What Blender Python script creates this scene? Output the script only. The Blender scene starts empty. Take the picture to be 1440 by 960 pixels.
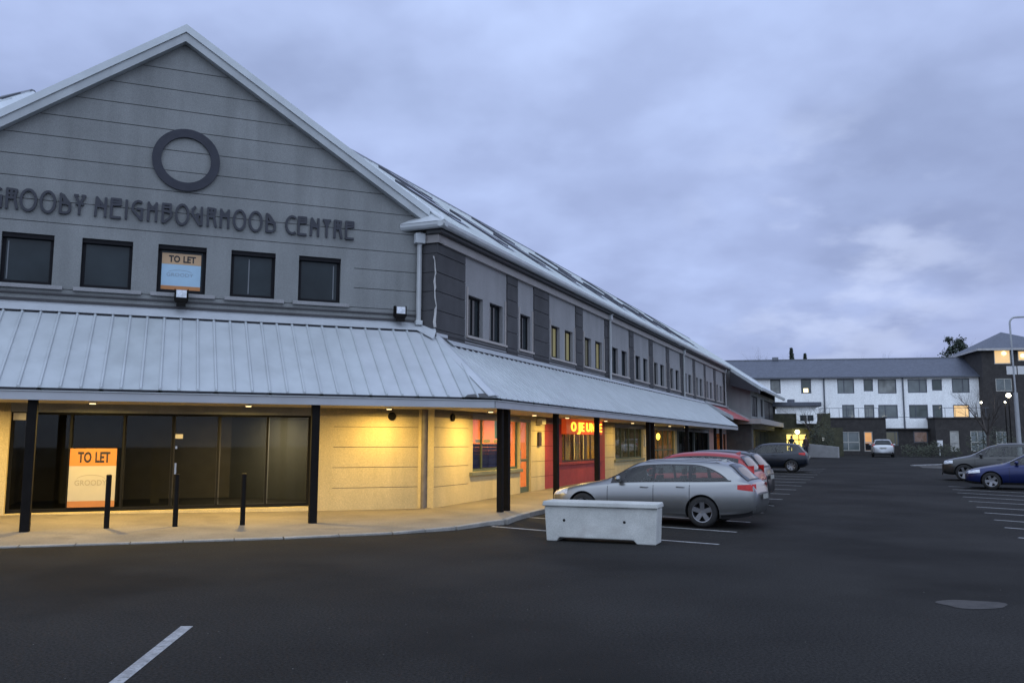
import bpy, bmesh, math, random
import numpy as np
from math import sin, cos, radians, pi, sqrt
from mathutils import Matrix, Vector
random.seed(7)
S = bpy.context.scene
COL = S.collection

# ------------------------------------------------------------------ camera
cam_d = bpy.data.cameras.new('camera'); cam = bpy.data.objects.new('camera', cam_d); COL.objects.link(cam)
cam_d.sensor_width = 36; cam_d.lens = 30.0; cam_d.clip_end = 2000; cam_d.clip_start = .05
PITCH = math.atan(140.7/1200); ROLL = .0025
cam.matrix_world = Matrix.Translation((0, 0, 1.8)) @ Matrix.Rotation(pi/2+PITCH, 4, 'X') @ Matrix.Rotation(ROLL, 4, 'Z')
S.camera = cam
S.render.engine = 'CYCLES'
S.view_settings.view_transform = 'Standard'; S.view_settings.look = 'None'
S.view_settings.exposure = 0.0; S.view_settings.gamma = 1.0

# ------------------------------------------------------------------ world : dusk overcast sky
SUN_AZ, SUN_EL = 38.0, 2.0
W = bpy.data.worlds.new('World'); S.world = W; W.use_nodes = True
nt = W.node_tree; nt.nodes.clear(); N = nt.nodes.new; L = nt.links.new
def math_n(op, a, b=None, clamp=False):
    n = N('ShaderNodeMath'); n.operation = op; n.use_clamp = clamp
    for i, v in enumerate((a, b)):
        if v is None: continue
        if isinstance(v, (int, float)): n.inputs[i].default_value = v
        else: L(v, n.inputs[i])
    return n.outputs[0]
def mixc(f, a, b, mode='MIX'):
    n = N('ShaderNodeMix'); n.data_type = 'RGBA'; n.blend_type = mode
    if isinstance(f, (int, float)): n.inputs[0].default_value = f
    else: L(f, n.inputs[0])
    for k, v in ((6, a), (7, b)):
        if isinstance(v, tuple): n.inputs[k].default_value = (*v, 1)
        else: L(v, n.inputs[k])
    return n.outputs[2]
sky = N('ShaderNodeTexSky'); sky.sky_type = 'NISHITA'; sky.sun_disc = False
sky.sun_elevation = radians(SUN_EL); sky.sun_rotation = radians(SUN_AZ); sky.air_density = 1.2; sky.ozone_density = 2.5
tc = N('ShaderNodeTexCoord'); sep = N('ShaderNodeSeparateXYZ'); L(tc.outputs['Generated'], sep.inputs[0])
zz = math_n('ADD', math_n('MAXIMUM', sep.outputs[2], 0.0), .30)
cx = math_n('DIVIDE', sep.outputs[0], zz); cy = math_n('DIVIDE', sep.outputs[1], zz)
cmb = N('ShaderNodeCombineXYZ'); L(cx, cmb.inputs[0]); L(cy, cmb.inputs[1])
def noise(scale, detail, rough=.55, off=0, dist=0):
    mp = N('ShaderNodeMapping'); mp.inputs['Location'].default_value = (off, off*.7, off*.3); L(cmb.outputs[0], mp.inputs[0])
    n = N('ShaderNodeTexNoise'); n.inputs['Scale'].default_value = scale; n.inputs['Detail'].default_value = detail
    n.inputs['Roughness'].default_value = rough; n.inputs['Distortion'].default_value = dist; L(mp.outputs[0], n.inputs[0]); return n.outputs[0]
def ramp(fac, stops):
    r = N('ShaderNodeValToRGB'); L(fac, r.inputs[0]); e = r.color_ramp.elements
    while len(e) < len(stops): e.new(.5)
    for i, (p, c) in enumerate(stops): e[i].position = p; e[i].color = (*c, 1) if isinstance(c, tuple) else (c, c, c, 1)
    r.color_ramp.interpolation = 'EASE'; return r.outputs[0]
clouds = ramp(noise(1.5, 5, .50, 3.1, .0), [(.34, (2.65, 3.30, 5.35)), (.50, (3.35, 4.12, 6.55)), (.66, (4.05, 5.0, 7.8))])
small = ramp(noise(5.0, 4, .5, 11.3, .0), [(.3, (.92, .92, .93)), (.7, (1.08, 1.08, 1.07))])
clouds = mixc(1.0, clouds, small, 'MULTIPLY')
# the brighter break in the cloud where the sun went down (low, right of the street)
sd = N('ShaderNodeVectorMath'); sd.operation = 'DOT_PRODUCT'; L(tc.outputs['Generated'], sd.inputs[0])
ga, ge = radians(21.0), radians(11.5); sd.inputs[1].default_value = (sin(ga)*cos(ge), cos(ga)*cos(ge), sin(ge))
near = ramp(sd.outputs['Value'], [(.982, 0.0), (.9995, 1.0)])
breaks = ramp(noise(5.5, 5, .5, 5.7, .0), [(.46, 0.0), (.70, 1.0)])
clouds = mixc(math_n('MULTIPLY', math_n('MULTIPLY', near, breaks), .50), clouds, (5.6, 6.4, 8.6))
# darker, greyer band close above the horizon, brighter upper left; overhead boosted for light
low = ramp(sep.outputs[2], [(.0, (.80, .81, .82)), (.16, (.98, .98, .99)), (.50, (1.10, 1.10, 1.08)), (.9, (1.5, 1.5, 1.45))])
clouds = mixc(1.0, clouds, low, 'MULTIPLY')
# unseen sky behind the camera, boosted and less blue to light walls facing it
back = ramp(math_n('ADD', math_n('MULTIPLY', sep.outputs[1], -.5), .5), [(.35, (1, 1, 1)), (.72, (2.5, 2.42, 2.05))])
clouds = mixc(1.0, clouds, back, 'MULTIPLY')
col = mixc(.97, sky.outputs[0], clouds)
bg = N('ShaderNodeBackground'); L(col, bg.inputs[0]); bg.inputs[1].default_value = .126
wo = N('ShaderNodeOutputWorld'); L(bg.outputs[0], wo.inputs[0])
sl = bpy.data.lights.new('sun', 'SUN'); sl.energy = .06; sl.angle = radians(25); sl.color = (1, .86, .75)
so = bpy.data.objects.new('sun', sl); COL.objects.link(so)
so.rotation_euler = (radians(90-6), 0, radians(180-SUN_AZ)); so.location = (0, 0, 60)

# ------------------------------------------------------------------ materials
MATS = {}
def mat(name, col, rough=.7, var=.12, scale=3.0, fine=0, bump=0, bscale=60, metal=0, spec=.5, emit=None, estr=0, coat=0, stain=None, dirt=0, famp=.2):
    if name in MATS: return MATS[name]
    m = bpy.data.materials.new(name); m.use_nodes = True; t = m.node_tree; b = t.nodes['Principled BSDF']
    tcn = t.nodes.new('ShaderNodeTexCoord')
    def nz(sc, det=4, mp=None):
        n = t.nodes.new('ShaderNodeTexNoise'); n.inputs['Scale'].default_value = sc; n.inputs['Detail'].default_value = det
        if mp:
            q = t.nodes.new('ShaderNodeMapping'); q.inputs['Scale'].default_value = mp; t.links.new(tcn.outputs['Object'], q.inputs[0]); t.links.new(q.outputs[0], n.inputs[0])
        else: t.links.new(tcn.outputs['Object'], n.inputs[0])
        return n
    def mul(fac_out, lo, hi, src, p0=.3, p1=.7):
        r = t.nodes.new('ShaderNodeMapRange'); r.inputs[1].default_value = p0; r.inputs[2].default_value = p1; r.inputs[3].default_value = lo; r.inputs[4].default_value = hi
        t.links.new(fac_out, r.inputs[0])
        x = t.nodes.new('ShaderNodeMix'); x.data_type = 'RGBA'; x.blend_type = 'MULTIPLY'; x.inputs[0].default_value = 1
        t.links.new(src, x.inputs[6]); t.links.new(r.outputs[0], x.inputs[7]); return x.outputs[2]
    rgb = t.nodes.new('ShaderNodeRGB'); rgb.outputs[0].default_value = (*col, 1); src = rgb.outputs[0]
    if var: src = mul(nz(scale).outputs[0], 1-var, 1+var, src)
    if fine: src = mul(nz(fine, 2).outputs[0], 1-famp, 1+famp, src)
    if dirt: src = mul(nz(2.2, 5, (1.0, 1.0, .12)).outputs[0], 1-dirt, 1.04, src, .35, .6)
    if stain:
        c2, sc, p0, p1 = stain
        r = t.nodes.new('ShaderNodeMapRange'); r.inputs[1].default_value = p0; r.inputs[2].default_value = p1; t.links.new(nz(sc, 5).outputs[0], r.inputs[0])
        x = t.nodes.new('ShaderNodeMix'); x.data_type = 'RGBA'; t.links.new(r.outputs[0], x.inputs[0]); t.links.new(src, x.inputs[6]); x.inputs[7].default_value = (*c2, 1); src = x.outputs[2]
    t.links.new(src, b.inputs['Base Color'])
    b.inputs['Roughness'].default_value = rough; b.inputs['Metallic'].default_value = metal
    b.inputs['Specular IOR Level'].default_value = spec; b.inputs['Coat Weight'].default_value = coat; b.inputs['Coat Roughness'].default_value = .05
    if var and rough > .12:
        r = t.nodes.new('ShaderNodeMapRange'); r.inputs[3].default_value = max(.03, rough-.1); r.inputs[4].default_value = min(1, rough+.1); t.links.new(nz(scale*2.3).outputs[0], r.inputs[0]); t.links.new(r.outputs[0], b.inputs['Roughness'])
    if bump:
        bp = t.nodes.new('ShaderNodeBump'); bp.inputs['Strength'].default_value = bump; bp.inputs['Distance'].default_value = .01
        t.links.new(nz(bscale, 3).outputs[0], bp.inputs['Height']); t.links.new(bp.outputs[0], b.inputs['Normal'])
    if emit: b.inputs['Emission Color'].default_value = (*emit, 1); b.inputs['Emission Strength'].default_value = estr
    MATS[name] = m; return m
def glass(name, tint=(.75, .8, .8), refl=1.0, rough=.02, ior=1.5):
    if name in MATS: return MATS[name]
    m = bpy.data.materials.new(name); m.use_nodes = True; t = m.node_tree; t.nodes.clear()
    o = t.nodes.new('ShaderNodeOutputMaterial'); mx = t.nodes.new('ShaderNodeMixShader'); tr = t.nodes.new('ShaderNodeBsdfTransparent'); gl = t.nodes.new('ShaderNodeBsdfGlossy'); fr = t.nodes.new('ShaderNodeFresnel')
    geo = t.nodes.new('ShaderNodeNewGeometry'); io = t.nodes.new('ShaderNodeMapRange'); io.inputs[3].default_value = ior; io.inputs[4].default_value = 1/ior; t.links.new(geo.outputs['Backfacing'], io.inputs[0]); t.links.new(io.outputs[0], fr.inputs[0]); tr.inputs[0].default_value = (*tint, 1); gl.inputs[1].default_value = rough; gl.inputs[0].default_value = (refl, refl, refl, 1)
    t.links.new(fr.outputs[0], mx.inputs[0]); t.links.new(tr.outputs[0], mx.inputs[1]); t.links.new(gl.outputs[0], mx.inputs[2]); t.links.new(mx.outputs[0], o.inputs[0])
    MATS[name] = m; return m
ASPH = mat('asphalt', (.0190, .0182, .0172), .9, .28, .30, fine=38, famp=.5, dirt=0, bump=.5, bscale=90, spec=.10, stain=((.0115, .0110, .0104), .22, .50, .62))
ASPH2 = mat('asphalt_brown', (.050, .045, .040), .9, .2, .6, fine=60, bump=.3)
PAINT = mat('road_paint', (.25, .25, .25), .8, .25, 6, fine=50, stain=((.13, .13, .13), 16, .52, .70))
PAVE = mat('pavement_concrete', (.185, .155, .115), .85, .16, 1.1, fine=40, bump=.25, stain=((.14, .115, .085), 1.3, .58, .72))
KERB = mat('kerb_concrete', (.22, .21, .19), .85, .2, 3, fine=50, bump=.3)
EARTH = mat('ground_far', (.045, .050, .035), .95, .3, .3, fine=9)
RENDER_G = mat('grey_render', (.185, .192, .190), .85, .10, .7, fine=70, bump=.25, bscale=140, dirt=.13)
RENDER_L = mat('pale_render', (.235, .232, .235), .85, .07, 1.2, fine=70, bump=.25, bscale=140, dirt=.06)
JOINT = mat('joint_grey', (.07, .07, .072), .9, .1)
RENDER_D = mat('dark_render', (.048, .047, .050), .85, .2, 1.6, fine=60, bump=.25, dirt=.1)
CREAM = mat('cream_render', (.56, .45, .235), .8, .07, 1.4, fine=60, bump=.15, dirt=.1)
CREAM_J = mat('cream_joint', (.22, .17, .11), .9, .1)
METAL_R = mat('roof_metal', (.50, .53, .54), .42, .06, 1.2, metal=.15, dirt=.06)
METAL_C = mat('canopy_metal', (.37, .395, .41), .45, .05, 1.5, metal=.1, dirt=.06)
FASCIA = mat('fascia_metal', (.33, .34, .36), .5, .08, 1.2, metal=.1)
GUTTER = mat('gutter_metal', (.40, .42, .43), .5, .08, 2)
BARGE = mat('barge_board', (.33, .35, .36), .55, .08, 1.5, dirt=.1)
SOFFIT = mat('soffit_board', (.42, .38, .30), .7, .06)
BLACKM = mat('black_metal', (.007, .006, .0055), .75, .2, 5, spec=.12)
FRAME = mat('dark_frame', (.010, .010, .012), .7, .1, 5, spec=.12)
GLASSU = mat('dim_glass', (.022, .029, .033), .07, .3, 1.0, spec=.16)
GLASSY = mat('lit_glass', (.10, .10, .06), .1, .1, 2, emit=(.95, .85, .42), estr=.14)
GLASSY2 = mat('dim_lit_glass', (.06, .06, .05), .1, .1, 2, emit=(.7, .7, .5), estr=.07)
SHOPGLASS = glass('shop_glass', (.85, .85, .8), .45); DARKGLASS = glass('tinted_glass', (.6, .6, .55), .30)
GREENF = mat('green_frame', (.075, .105, .07), .5, .1)
WHITEP = mat('white_paint', (.62, .63, .64), .6, .05)
PIPE = mat('downpipe_grey', (.38, .39, .39), .45, .08, 3)
PIPEB = mat('ground_pipe_brown', (.16, .14, .12), .5, .2, 6)
RED = mat('red_paint', (.36, .045, .04), .6, .12, 2, fine=30)
RIDGE = mat('ridge_grey', (.12, .13, .15), .6, .1)
SKYL = mat('rooflight_glass', (.32, .34, .36), .12, .05, 3, spec=.9, metal=.7, coat=1)
RUST = mat('concrete_filler', (.40, .39, .38), .9, .2, 8)

# ------------------------------------------------------------------ frames and mesh building
CX, CY = -1.93, 21.4
def g(y): return .011*min(max(0, y-16), 54)
class Fr:
    """s runs along azimuth az (clockwise from +Y), o outward to the right of it, z up"""
    def __init__(f, x, y, az, z=0):
        f.x, f.y, f.z, f.az = x, y, z, az; a = radians(az); f.d = (sin(a), cos(a)); f.n = (cos(a), -sin(a))
    def P(f, s, o, z): return Vector((f.x+s*f.d[0]+o*f.n[0], f.y+s*f.d[1]+o*f.n[1], f.z+z))
    def loc(f, p):
        dx, dy = p[0]-f.x, p[1]-f.y; return dx*f.d[0]+dy*f.d[1], dx*f.n[0]+dy*f.n[1]
WF = Fr(CX, CY, 23); GF = Fr(-2.32, 21.58, 68)
_u = GF.P(-12.094, .313, 0); LF = Fr(_u.x, _u.y, 113)
FF = Fr(25.14, 86.8, 100)
class MB:
    def __init__(b): b.v = []; b.f = []; b.m = []
    def poly(b, pts, m=0):
        i = len(b.v); b.v += [tuple(p) for p in pts]; b.f.append(tuple(range(i, i+len(pts)))); b.m.append(m); return b
    def box(b, fr, s0, s1, o0, o1, z0, z1, m=0):
        P = fr.P; i = len(b.v)
        for z in (z0, z1):
            for s, o in ((s0, o0), (s1, o0), (s1, o1), (s0, o1)): b.v.append(tuple(P(s, o, z)))
        for q in ((0, 1, 2, 3), (7, 6, 5, 4), (0, 4, 5, 1), (1, 5, 6, 2), (2, 6, 7, 3), (3, 7, 4, 0)): b.f.append(tuple(i+k for k in q)); b.m.append(m)
        return b
    def prism(b, bottom, top, m=0):
        i = len(b.v); n = len(bottom); b.v += [tuple(p) for p in bottom]+[tuple(p) for p in top]
        b.f.append(tuple(range(i+n-1, i-1, -1))); b.f.append(tuple(range(i+n, i+2*n))); b.m += [m, m]
        for k in range(n): b.f.append((i+k, i+(k+1) % n, i+n+(k+1) % n, i+n+k)); b.m.append(m)
        return b
    def tube(b, pts, r, n=8, m=0, cap=True):
        pts = [Vector(p) for p in pts]; rs = r if isinstance(r, (list, tuple)) else [r]*len(pts); i0 = len(b.v)
        prev = None
        for k, p in enumerate(pts):
            t = (pts[min(k+1, len(pts)-1)]-pts[max(k-1, 0)]).normalized()
            a = t.orthogonal().normalized() if prev is None else (prev-t*prev.dot(t)).normalized()
            prev = a; c = t.cross(a)
            for j in range(n):
                an = 2*pi*j/n; b.v.append(tuple(p+(a*cos(an)+c*sin(an))*rs[k]))
        for k in range(len(pts)-1):
            for j in range(n):
                a0 = i0+k*n+j; a1 = i0+k*n+(j+1) % n; b.f.append((a0, a1, a1+n, a0+n)); b.m.append(m)
        if cap: b.f.append(tuple(range(i0+n-1, i0-1, -1))); b.f.append(tuple(range(i0+(len(pts)-1)*n, i0+len(pts)*n))); b.m += [m, m]
        return b
    def ico(b, c, r, m=0, sq=(1, 1, 1), sub=1):
        bm = bmesh.new(); bmesh.ops.create_icosphere(bm, subdivisions=sub, radius=1); i = len(b.v)
        for v in bm.verts: b.v.append((c[0]+v.co.x*r*sq[0], c[1]+v.co.y*r*sq[1], c[2]+v.co.z*r*sq[2]))
        for f in bm.faces: b.f.append(tuple(i+v.index for v in f.verts)); b.m.append(m)
        bm.free(); return b
    def wall(b, fr, s0, s1, z0, z1, o, holes=(), depth=.15, m=0, mr=None):
        """rectangular wall face at outward offset o with rectangular holes and reveals"""
        mr = m if mr is None else mr
        ss = sorted({s0, s1, *[max(s0, min(s1, h[0])) for h in holes], *[max(s0, min(s1, h[1])) for h in holes]}); zs = sorted({z0, z1, *[max(z0, min(z1, h[2])) for h in holes], *[max(z0, min(z1, h[3])) for h in holes]})
        for i in range(len(ss)-1):
            for j in range(len(zs)-1):
                cs, cz = (ss[i]+ss[i+1])/2, (zs[j]+zs[j+1])/2
                if any(h[0] < cs < h[1] and h[2] < cz < h[3] for h in holes): continue
                b.poly([fr.P(ss[i], o, zs[j]), fr.P(ss[i+1], o, zs[j]), fr.P(ss[i+1], o, zs[j+1]), fr.P(ss[i], o, zs[j+1])], m)
        for h in holes:
            a0, a1, c0, c1 = h[:4]
            for q in (((a0, o, c0), (a0, o, c1), (a0, o-depth, c1), (a0, o-depth, c0)), ((a1, o, c0), (a1, o-depth, c0), (a1, o-depth, c1), (a1, o, c1)),
                      ((a0, o, c0), (a0, o-depth, c0), (a1, o-depth, c0), (a1, o, c0)), ((a0, o, c1), (a1, o, c1), (a1, o-depth, c1), (a0, o-depth, c1))):
                b.poly([fr.P(*p) for p in q], mr)
        return b
def root_matrix(o):
    M = Matrix.Identity(4)
    while o is not None:
        if 'rx' in ROOTS.get(o.name, {}): return ROOTS[o.name]['rx']
        o = o.parent
    return M
ROOTS = {}
def setp(o, label=None, cat=None, group=None, kind=None):
    for k, v in (('label', label), ('category', cat), ('group', group), ('kind', kind)):
        if v: o[k] = v
    return o
def thing(name, loc, rz=0, label=None, cat=None, group=None):
    o = bpy.data.objects.new(name, None); COL.objects.link(o); o.empty_display_size = .2
    o.location = loc; o.rotation_euler = (0, 0, rz)
    ROOTS[o.name] = {'rx': Matrix.Translation(Vector(loc)) @ Matrix.Rotation(rz, 4, 'Z')}
    return setp(o, label, cat, group)
def build(name, mb, mats, parent=None, smooth=False, bevel=0, recalc=True, label=None, cat=None, group=None, kind=None, local=False, auto=None):
    """local=True: vertices are already in the parent's own space"""
    me = bpy.data.meshes.new(name)
    v = mb.v
    if parent is not None and not local:
        inv = root_matrix(parent).inverted(); v = [tuple(inv @ Vector(p)) for p in v]
    me.from_pydata(v, [], mb.f)
    mats = mats if isinstance(mats, (list, tuple)) else [mats]
    for m in mats: me.materials.append(m)
    if len(mats) > 1: me.polygons.foreach_set('material_index', mb.m)
    if recalc:
        bm = bmesh.new(); bm.from_mesh(me); bmesh.ops.recalc_face_normals(bm, faces=bm.faces); bm.to_mesh(me); bm.free()
    if smooth: me.polygons.foreach_set('use_smooth', [True]*len(me.polygons))
    o = bpy.data.objects.new(name, me); COL.objects.link(o)
    if parent is not None: o.parent = parent
    if bevel:
        md = o.modifiers.new('bevel', 'BEVEL'); md.width = bevel; md.segments = 2; md.limit_method = 'ANGLE'
    if auto: 
        me.polygons.foreach_set('use_smooth', [True]*len(me.polygons)); me.set_sharp_from_angle(angle=radians(auto))
    me.update()
    return setp(o, label, cat, group, kind)
def origin_fix(o, loc):
    """move a top-level mesh's origin to loc"""
    o.data.transform(Matrix.Translation(-Vector(loc))); o.location = loc; return o
def single(name, mb, mats, loc, label, cat, group=None, **k):
    o = build(name, mb, mats, None, label=label, cat=cat, group=group, **k); return origin_fix(o, loc)
def copy_tree(o, parent=None):
    c = o.copy(); COL.objects.link(c)
    if parent is not None: c.parent = parent
    for ch in list(o.children): copy_tree(ch, c)
    return c
def text_mesh(txt, size, depth, fat=0.0, sx=1.0):
    """lettering as a mesh in its own xy plane, starting at x=0"""
    cu = bpy.data.curves.new('lettering', 'FONT'); cu.body = txt; cu.size = size; cu.extrude = depth/2; cu.offset = fat; cu.resolution_u = 3
    o = bpy.data.objects.new('lettering', cu); COL.objects.link(o); bpy.context.view_layer.update()
    dg = bpy.context.evaluated_depsgraph_get(); me = bpy.data.meshes.new_from_object(o.evaluated_get(dg))
    bpy.data.objects.remove(o); bpy.data.curves.remove(cu)
    xs = [v.co.x for v in me.vertices]; x0, x1 = min(xs), max(xs)
    mb = MB(); mb.v = [((v.co.x-x0)*sx, v.co.y, v.co.z) for v in me.vertices]; mb.f = [tuple(p.vertices) for p in me.polygons]; mb.m = [0]*len(mb.f)
    bpy.data.meshes.remove(me); return mb, (x1-x0)*sx
def place_text(mb, fr, s, o, z):
    mb.v = [tuple(fr.P(s+x, o+d, z+y)) for x, y, d in mb.v]; return mb

# ------------------------------------------------------------------ ground
def strip(xs, ys, zoff, name, m, kind='structure', label=None):
    b = MB()
    for i in range(len(ys)-1):
        for j in range(len(xs)-1):
            b.poly([(xs[j], ys[i], g(ys[i])+zoff), (xs[j+1], ys[i], g(ys[i])+zoff), (xs[j+1], ys[i+1], g(ys[i+1])+zoff), (xs[j], ys[i+1], g(ys[i+1])+zoff)])
    o = build(name, b, m, kind=kind); return o
strip([-900, -120, 0, 120, 900], [-200, 0, 16, 43, 70, 160, 1200], -.02, 'ground', EARTH)
strip([-40, -12, 0, 25, 62], [-25, 0, 16, 30, 43, 56, 70, 95], 0.0, 'car_park', ASPH)
def gquad(b, fr, pts, dz=.004, m=0):
    b.poly([(lambda p: (p.x, p.y, g(p.y)+dz))(fr.P(s, o, 0)) for s, o in pts], m)
bl = MB()
def bay(fr, s, o, ang, length, w=.1):
    # a painted bay line that starts at (s,o) and runs outwards, slanted by ang degrees; split so it follows the ground
    n = 4; a = radians(ang); ds, do = -sin(a), cos(a); ps, po = cos(a), sin(a)
    for k in range(n):
        t0, t1 = length*k/n, length*(k+1)/n
        gquad(bl, fr, [(s+ds*t0-ps*w/2, o+do*t0-po*w/2), (s+ds*t0+ps*w/2, o+do*t0+po*w/2), (s+ds*t1+ps*w/2, o+do*t1+po*w/2), (s+ds*t1-ps*w/2, o+do*t1-po*w/2)])
for i, s in enumerate([-2.25, -.15, 1.9, 4.3, 6.6, 9.0, 11.4, 13.7, 16.1, 18.4, 20.8, 23.1, 25.5, 27.8, 30.2, 32.5]): bay(WF, s, 2.6, 12, 5.0)
for s in [-1.9, 0.1, 2.0, 3.75, 5.65, 7.5, 9.6, 11.5, 13.4, 15.3, 17.2]: bay(WF, s, 12.55, 25, 5.2)
bl.poly([(-3.23, 8.61, .004), (-3.11, 8.61, .004), (-2.90, 6.64, .004), (-2.60, 3.8, .004), (-2.73, 3.8, .004), (-3.01, 6.64, .004)])
build('parking_markings', bl, PAINT, kind='structure')
pa = MB(); pts = []
for k in range(26):
    a = 2*pi*k/26; rr = 1+.10*sin(3*a+1)+.05*sin(5*a); pts.append((5.17+.37*rr*cos(a), 9.85+.27*rr*sin(a), .004))
pa.poly(pts); build('asphalt_patch', pa, mat('patch_tar', (.032, .029, .027), .9, .25, 5, fine=60), kind='structure')
ba = MB(); P = [(23.6, 49.5), (24.6, 52.2), (30.5, 53.2), (33.5, 47.5), (27.4, 43.0)]
ba.poly([(x, y, g(y)+.006) for x, y in P]); build('side_parking_surface', ba, ASPH2, kind='structure')
kb = MB(); 
kb.prism([(24.4, 52.3, g(52)), (29.5, 55.6, g(55)), (29.4, 55.8, g(55)), (24.3, 52.5, g(52))], [(24.4, 52.3, g(52)+.06), (29.5, 55.6, g(55)+.06), (29.4, 55.8, g(55)+.06), (24.3, 52.5, g(52)+.06)])
build('island_kerb', kb, PAINT, kind='structure')

gb = MB(); rg_ = random.Random(3)
for k in range(260):
    y = 4.5+rg_.random()**1.5*22; x = rg_.uniform(-.62, .62)*y; s_ = rg_.uniform(.002, .007); gb.ico((x, y, g(y)+s_*.4), s_, 0, (1, rg_.uniform(.6, 1.4), .6), 1)
build('grit', gb, mat('grit_stone', (.10, .095, .085), .9, .4, 3), kind='stuff', label='small pale grit and litter scattered over the asphalt')
# pavement round the building : stations of (kerb, wall)
st = []
def add_st(kp, wp, zk, zw): st.append((kp, wp, zk, zw))
for u, ok in ((-24, 3.7),): add_st(LF.P(-12, 4.0, 0), LF.P(-12, -.5, 0), .05, .28)
add_st(LF.P(-1.5, 4.0, 0), LF.P(-1.0, -.5, 0), .05, .28)
for u, ok, zk, zw in ((-11.5, 3.85, .03, .26), (-9, 3.9, .03, .24), (-6.4, 4.1, .03, .21), (-3.8, 4.25, .035, .17), (-1.75, 4.24, .05, .15), (-.4, 4.0, .09, .145), (.45, 3.45, .11, .145)):
    add_st(GF.P(u, ok, 0), GF.P(min(u, -.1), -.5, 0), zk, zw)
for s, ok, sw in ((-1.75, 2.62, .2), (-.9, 2.5, .25), (0, 2.45, .3), (3, 2.45, 3), (8, 2.45, 8), (14, 2.45, 14), (20, 2.45, 20), (28, 2.45, 28), (36, 2.45, 36), (45, 2.45, 45), (47, 4.0, 47), (62, 4.0, 62)):
    kp = WF.P(s, ok, 0); wp = WF.P(sw, -.5, 0); add_st(kp, wp, g(kp.y)+.11, max(g(wp.y)+.11, .145))
pv = MB(); kr = MB()
for i in range(len(st)-1):
    (k0, w0, a0, b0), (k1, w1, a1, b1) = st[i], st[i+1]
    n = 6
    for j in range(n):
        def pt(k, w, a, b_, t): p = k.lerp(w, t); p.z = a+(b_-a)*min(1, t*1.2); return p
        t0, t1 = j/n, (j+1)/n
        pv.poly([pt(k0, w0, a0, b0, t0), pt(k1, w1, a1, b1, t0), pt(k1, w1, a1, b1, t1), pt(k0, w0, a0, b0, t1)])
    # kerb stones: short blocks just outside the edge
    Ln = (k1-k0).length; nn = max(1, round(Ln/.9)); d = (k1-k0).normalized(); nrm = Vector((d.y, -d.x, 0))
    for j in range(nn):
        t0, t1 = j/nn, (j+1)/nn-.012/Ln*1.0
        q0, q1 = k0.lerp(k1, t0), k0.lerp(k1, t1); z0, z1 = a0+(a1-a0)*t0+.004, a0+(a1-a0)*t1+.004
        w = .13
        lo = [(q0.x, q0.y, -.1), (q1.x, q1.y, -.1), (q1.x+nrm.x*w, q1.y+nrm.y*w, -.1), (q0.x+nrm.x*w, q0.y+nrm.y*w, -.1)]
        up = [(q0.x, q0.y, z0), (q1.x, q1.y, z1), (q1.x+nrm.x*w, q1.y+nrm.y*w, z1-.008), (q0.x+nrm.x*w, q0.y+nrm.y*w, z0-.008)]
        kr.prism(lo, up)
build('pavement', pv, PAVE, kind='structure', recalc=False)
build('kerb', kr, KERB, kind='structure', bevel=.012)

# ------------------------------------------------------------------ the shopping centre
B = thing('shopping_centre', (CX, CY, 0), 0, 'long grey two storey shopping centre with a gable end and a white metal canopy', 'building')
EZ, RZ, KW = 7.30, 11.61, .69
def roofz(o): return EZ+KW*(.35-o)
# --- gable wall : backing sheet plus rendered bands with joints between
U0, UC = -11.8, -5.9
APX = 11.16; SLW = (APX-7.40)/5.9
SLL = .722
def gz(u): return APX-(SLW if u > UC else SLL)*abs(u-UC)
GW = [(-11.0, -10.0), (-9.40, -8.39), (-7.84, -6.80), (-6.27, -5.22), (-4.67, -3.65), (-3.10, -2.08)]
GWZ = (5.18, 6.29)
band_b = [2.4, 5.10, 6.57, 7.06, 7.56, 8.05, 8.54, 9.03, 9.52, 10.01, 10.5, 11.3]
gw = MB()
holes = [(a, b_, *GWZ) for a, b_ in GW]
gw.wall(GF, U0, 0, 2.4, 7.06, -.02, holes, .02, 1)
gw.poly([GF.P(U0, -.02, 7.06), GF.P(0, -.02, 7.06), GF.P(0, -.02, gz(0)), GF.P(UC, -.02, APX), GF.P(U0, -.02, gz(U0))], 1)
GAP = .008
for i in range(len(band_b)-1):
    z0, z1 = band_b[i]+GAP, band_b[i+1]-GAP
    if i == 1:
        # storey band with the windows; side panels right and left carry extra joints
        gw.wall(GF, -11.35, -1.75, z0, z1, 0, holes, .16, 0)
        for (a, c) in ((-1.75, 0), (U0, -11.35)):
            for (q0, q1) in ((z0, 5.59-GAP), (5.59+GAP, 6.08-GAP), (6.08+GAP, z1)): gw.poly([GF.P(a, 0, q0), GF.P(c, 0, q0), GF.P(c, 0, q1), GF.P(a, 0, q1)], 0)
        continue
    if z1 <= 7.4: gw.poly([GF.P(U0, 0, z0), GF.P(0, 0, z0), GF.P(0, 0, z1), GF.P(U0, 0, z1)], 0)
    else:
        def lim(z, k=SLW): return min(5.9, (APX-z)/k)
        a0, a1 = lim(z0), max(0, lim(min(z1, APX))); c0, c1 = lim(z0, SLL), max(0, lim(min(z1, APX), SLL))
        pts = [(UC-c0, z0), (UC+a0, z0)]
        if z0 < 7.4 < z1: pts = [(U0, z0), (0, z0), (0, 7.4)]+[(UC+a1, z1), (UC-c1, z1), (UC-c0, z0+.01)]; gw.poly([GF.P(u, 0, z) for u, z in pts], 0); continue
        pts += [(UC+a1, min(z1, APX))] + ([(UC-c1, z1)] if a1 > 0 else [])
        gw.poly([GF.P(u, 0, z) for u, z in pts], 0)
build('gable_wall', gw, [RENDER_G, JOINT], B, recalc=False)
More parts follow.
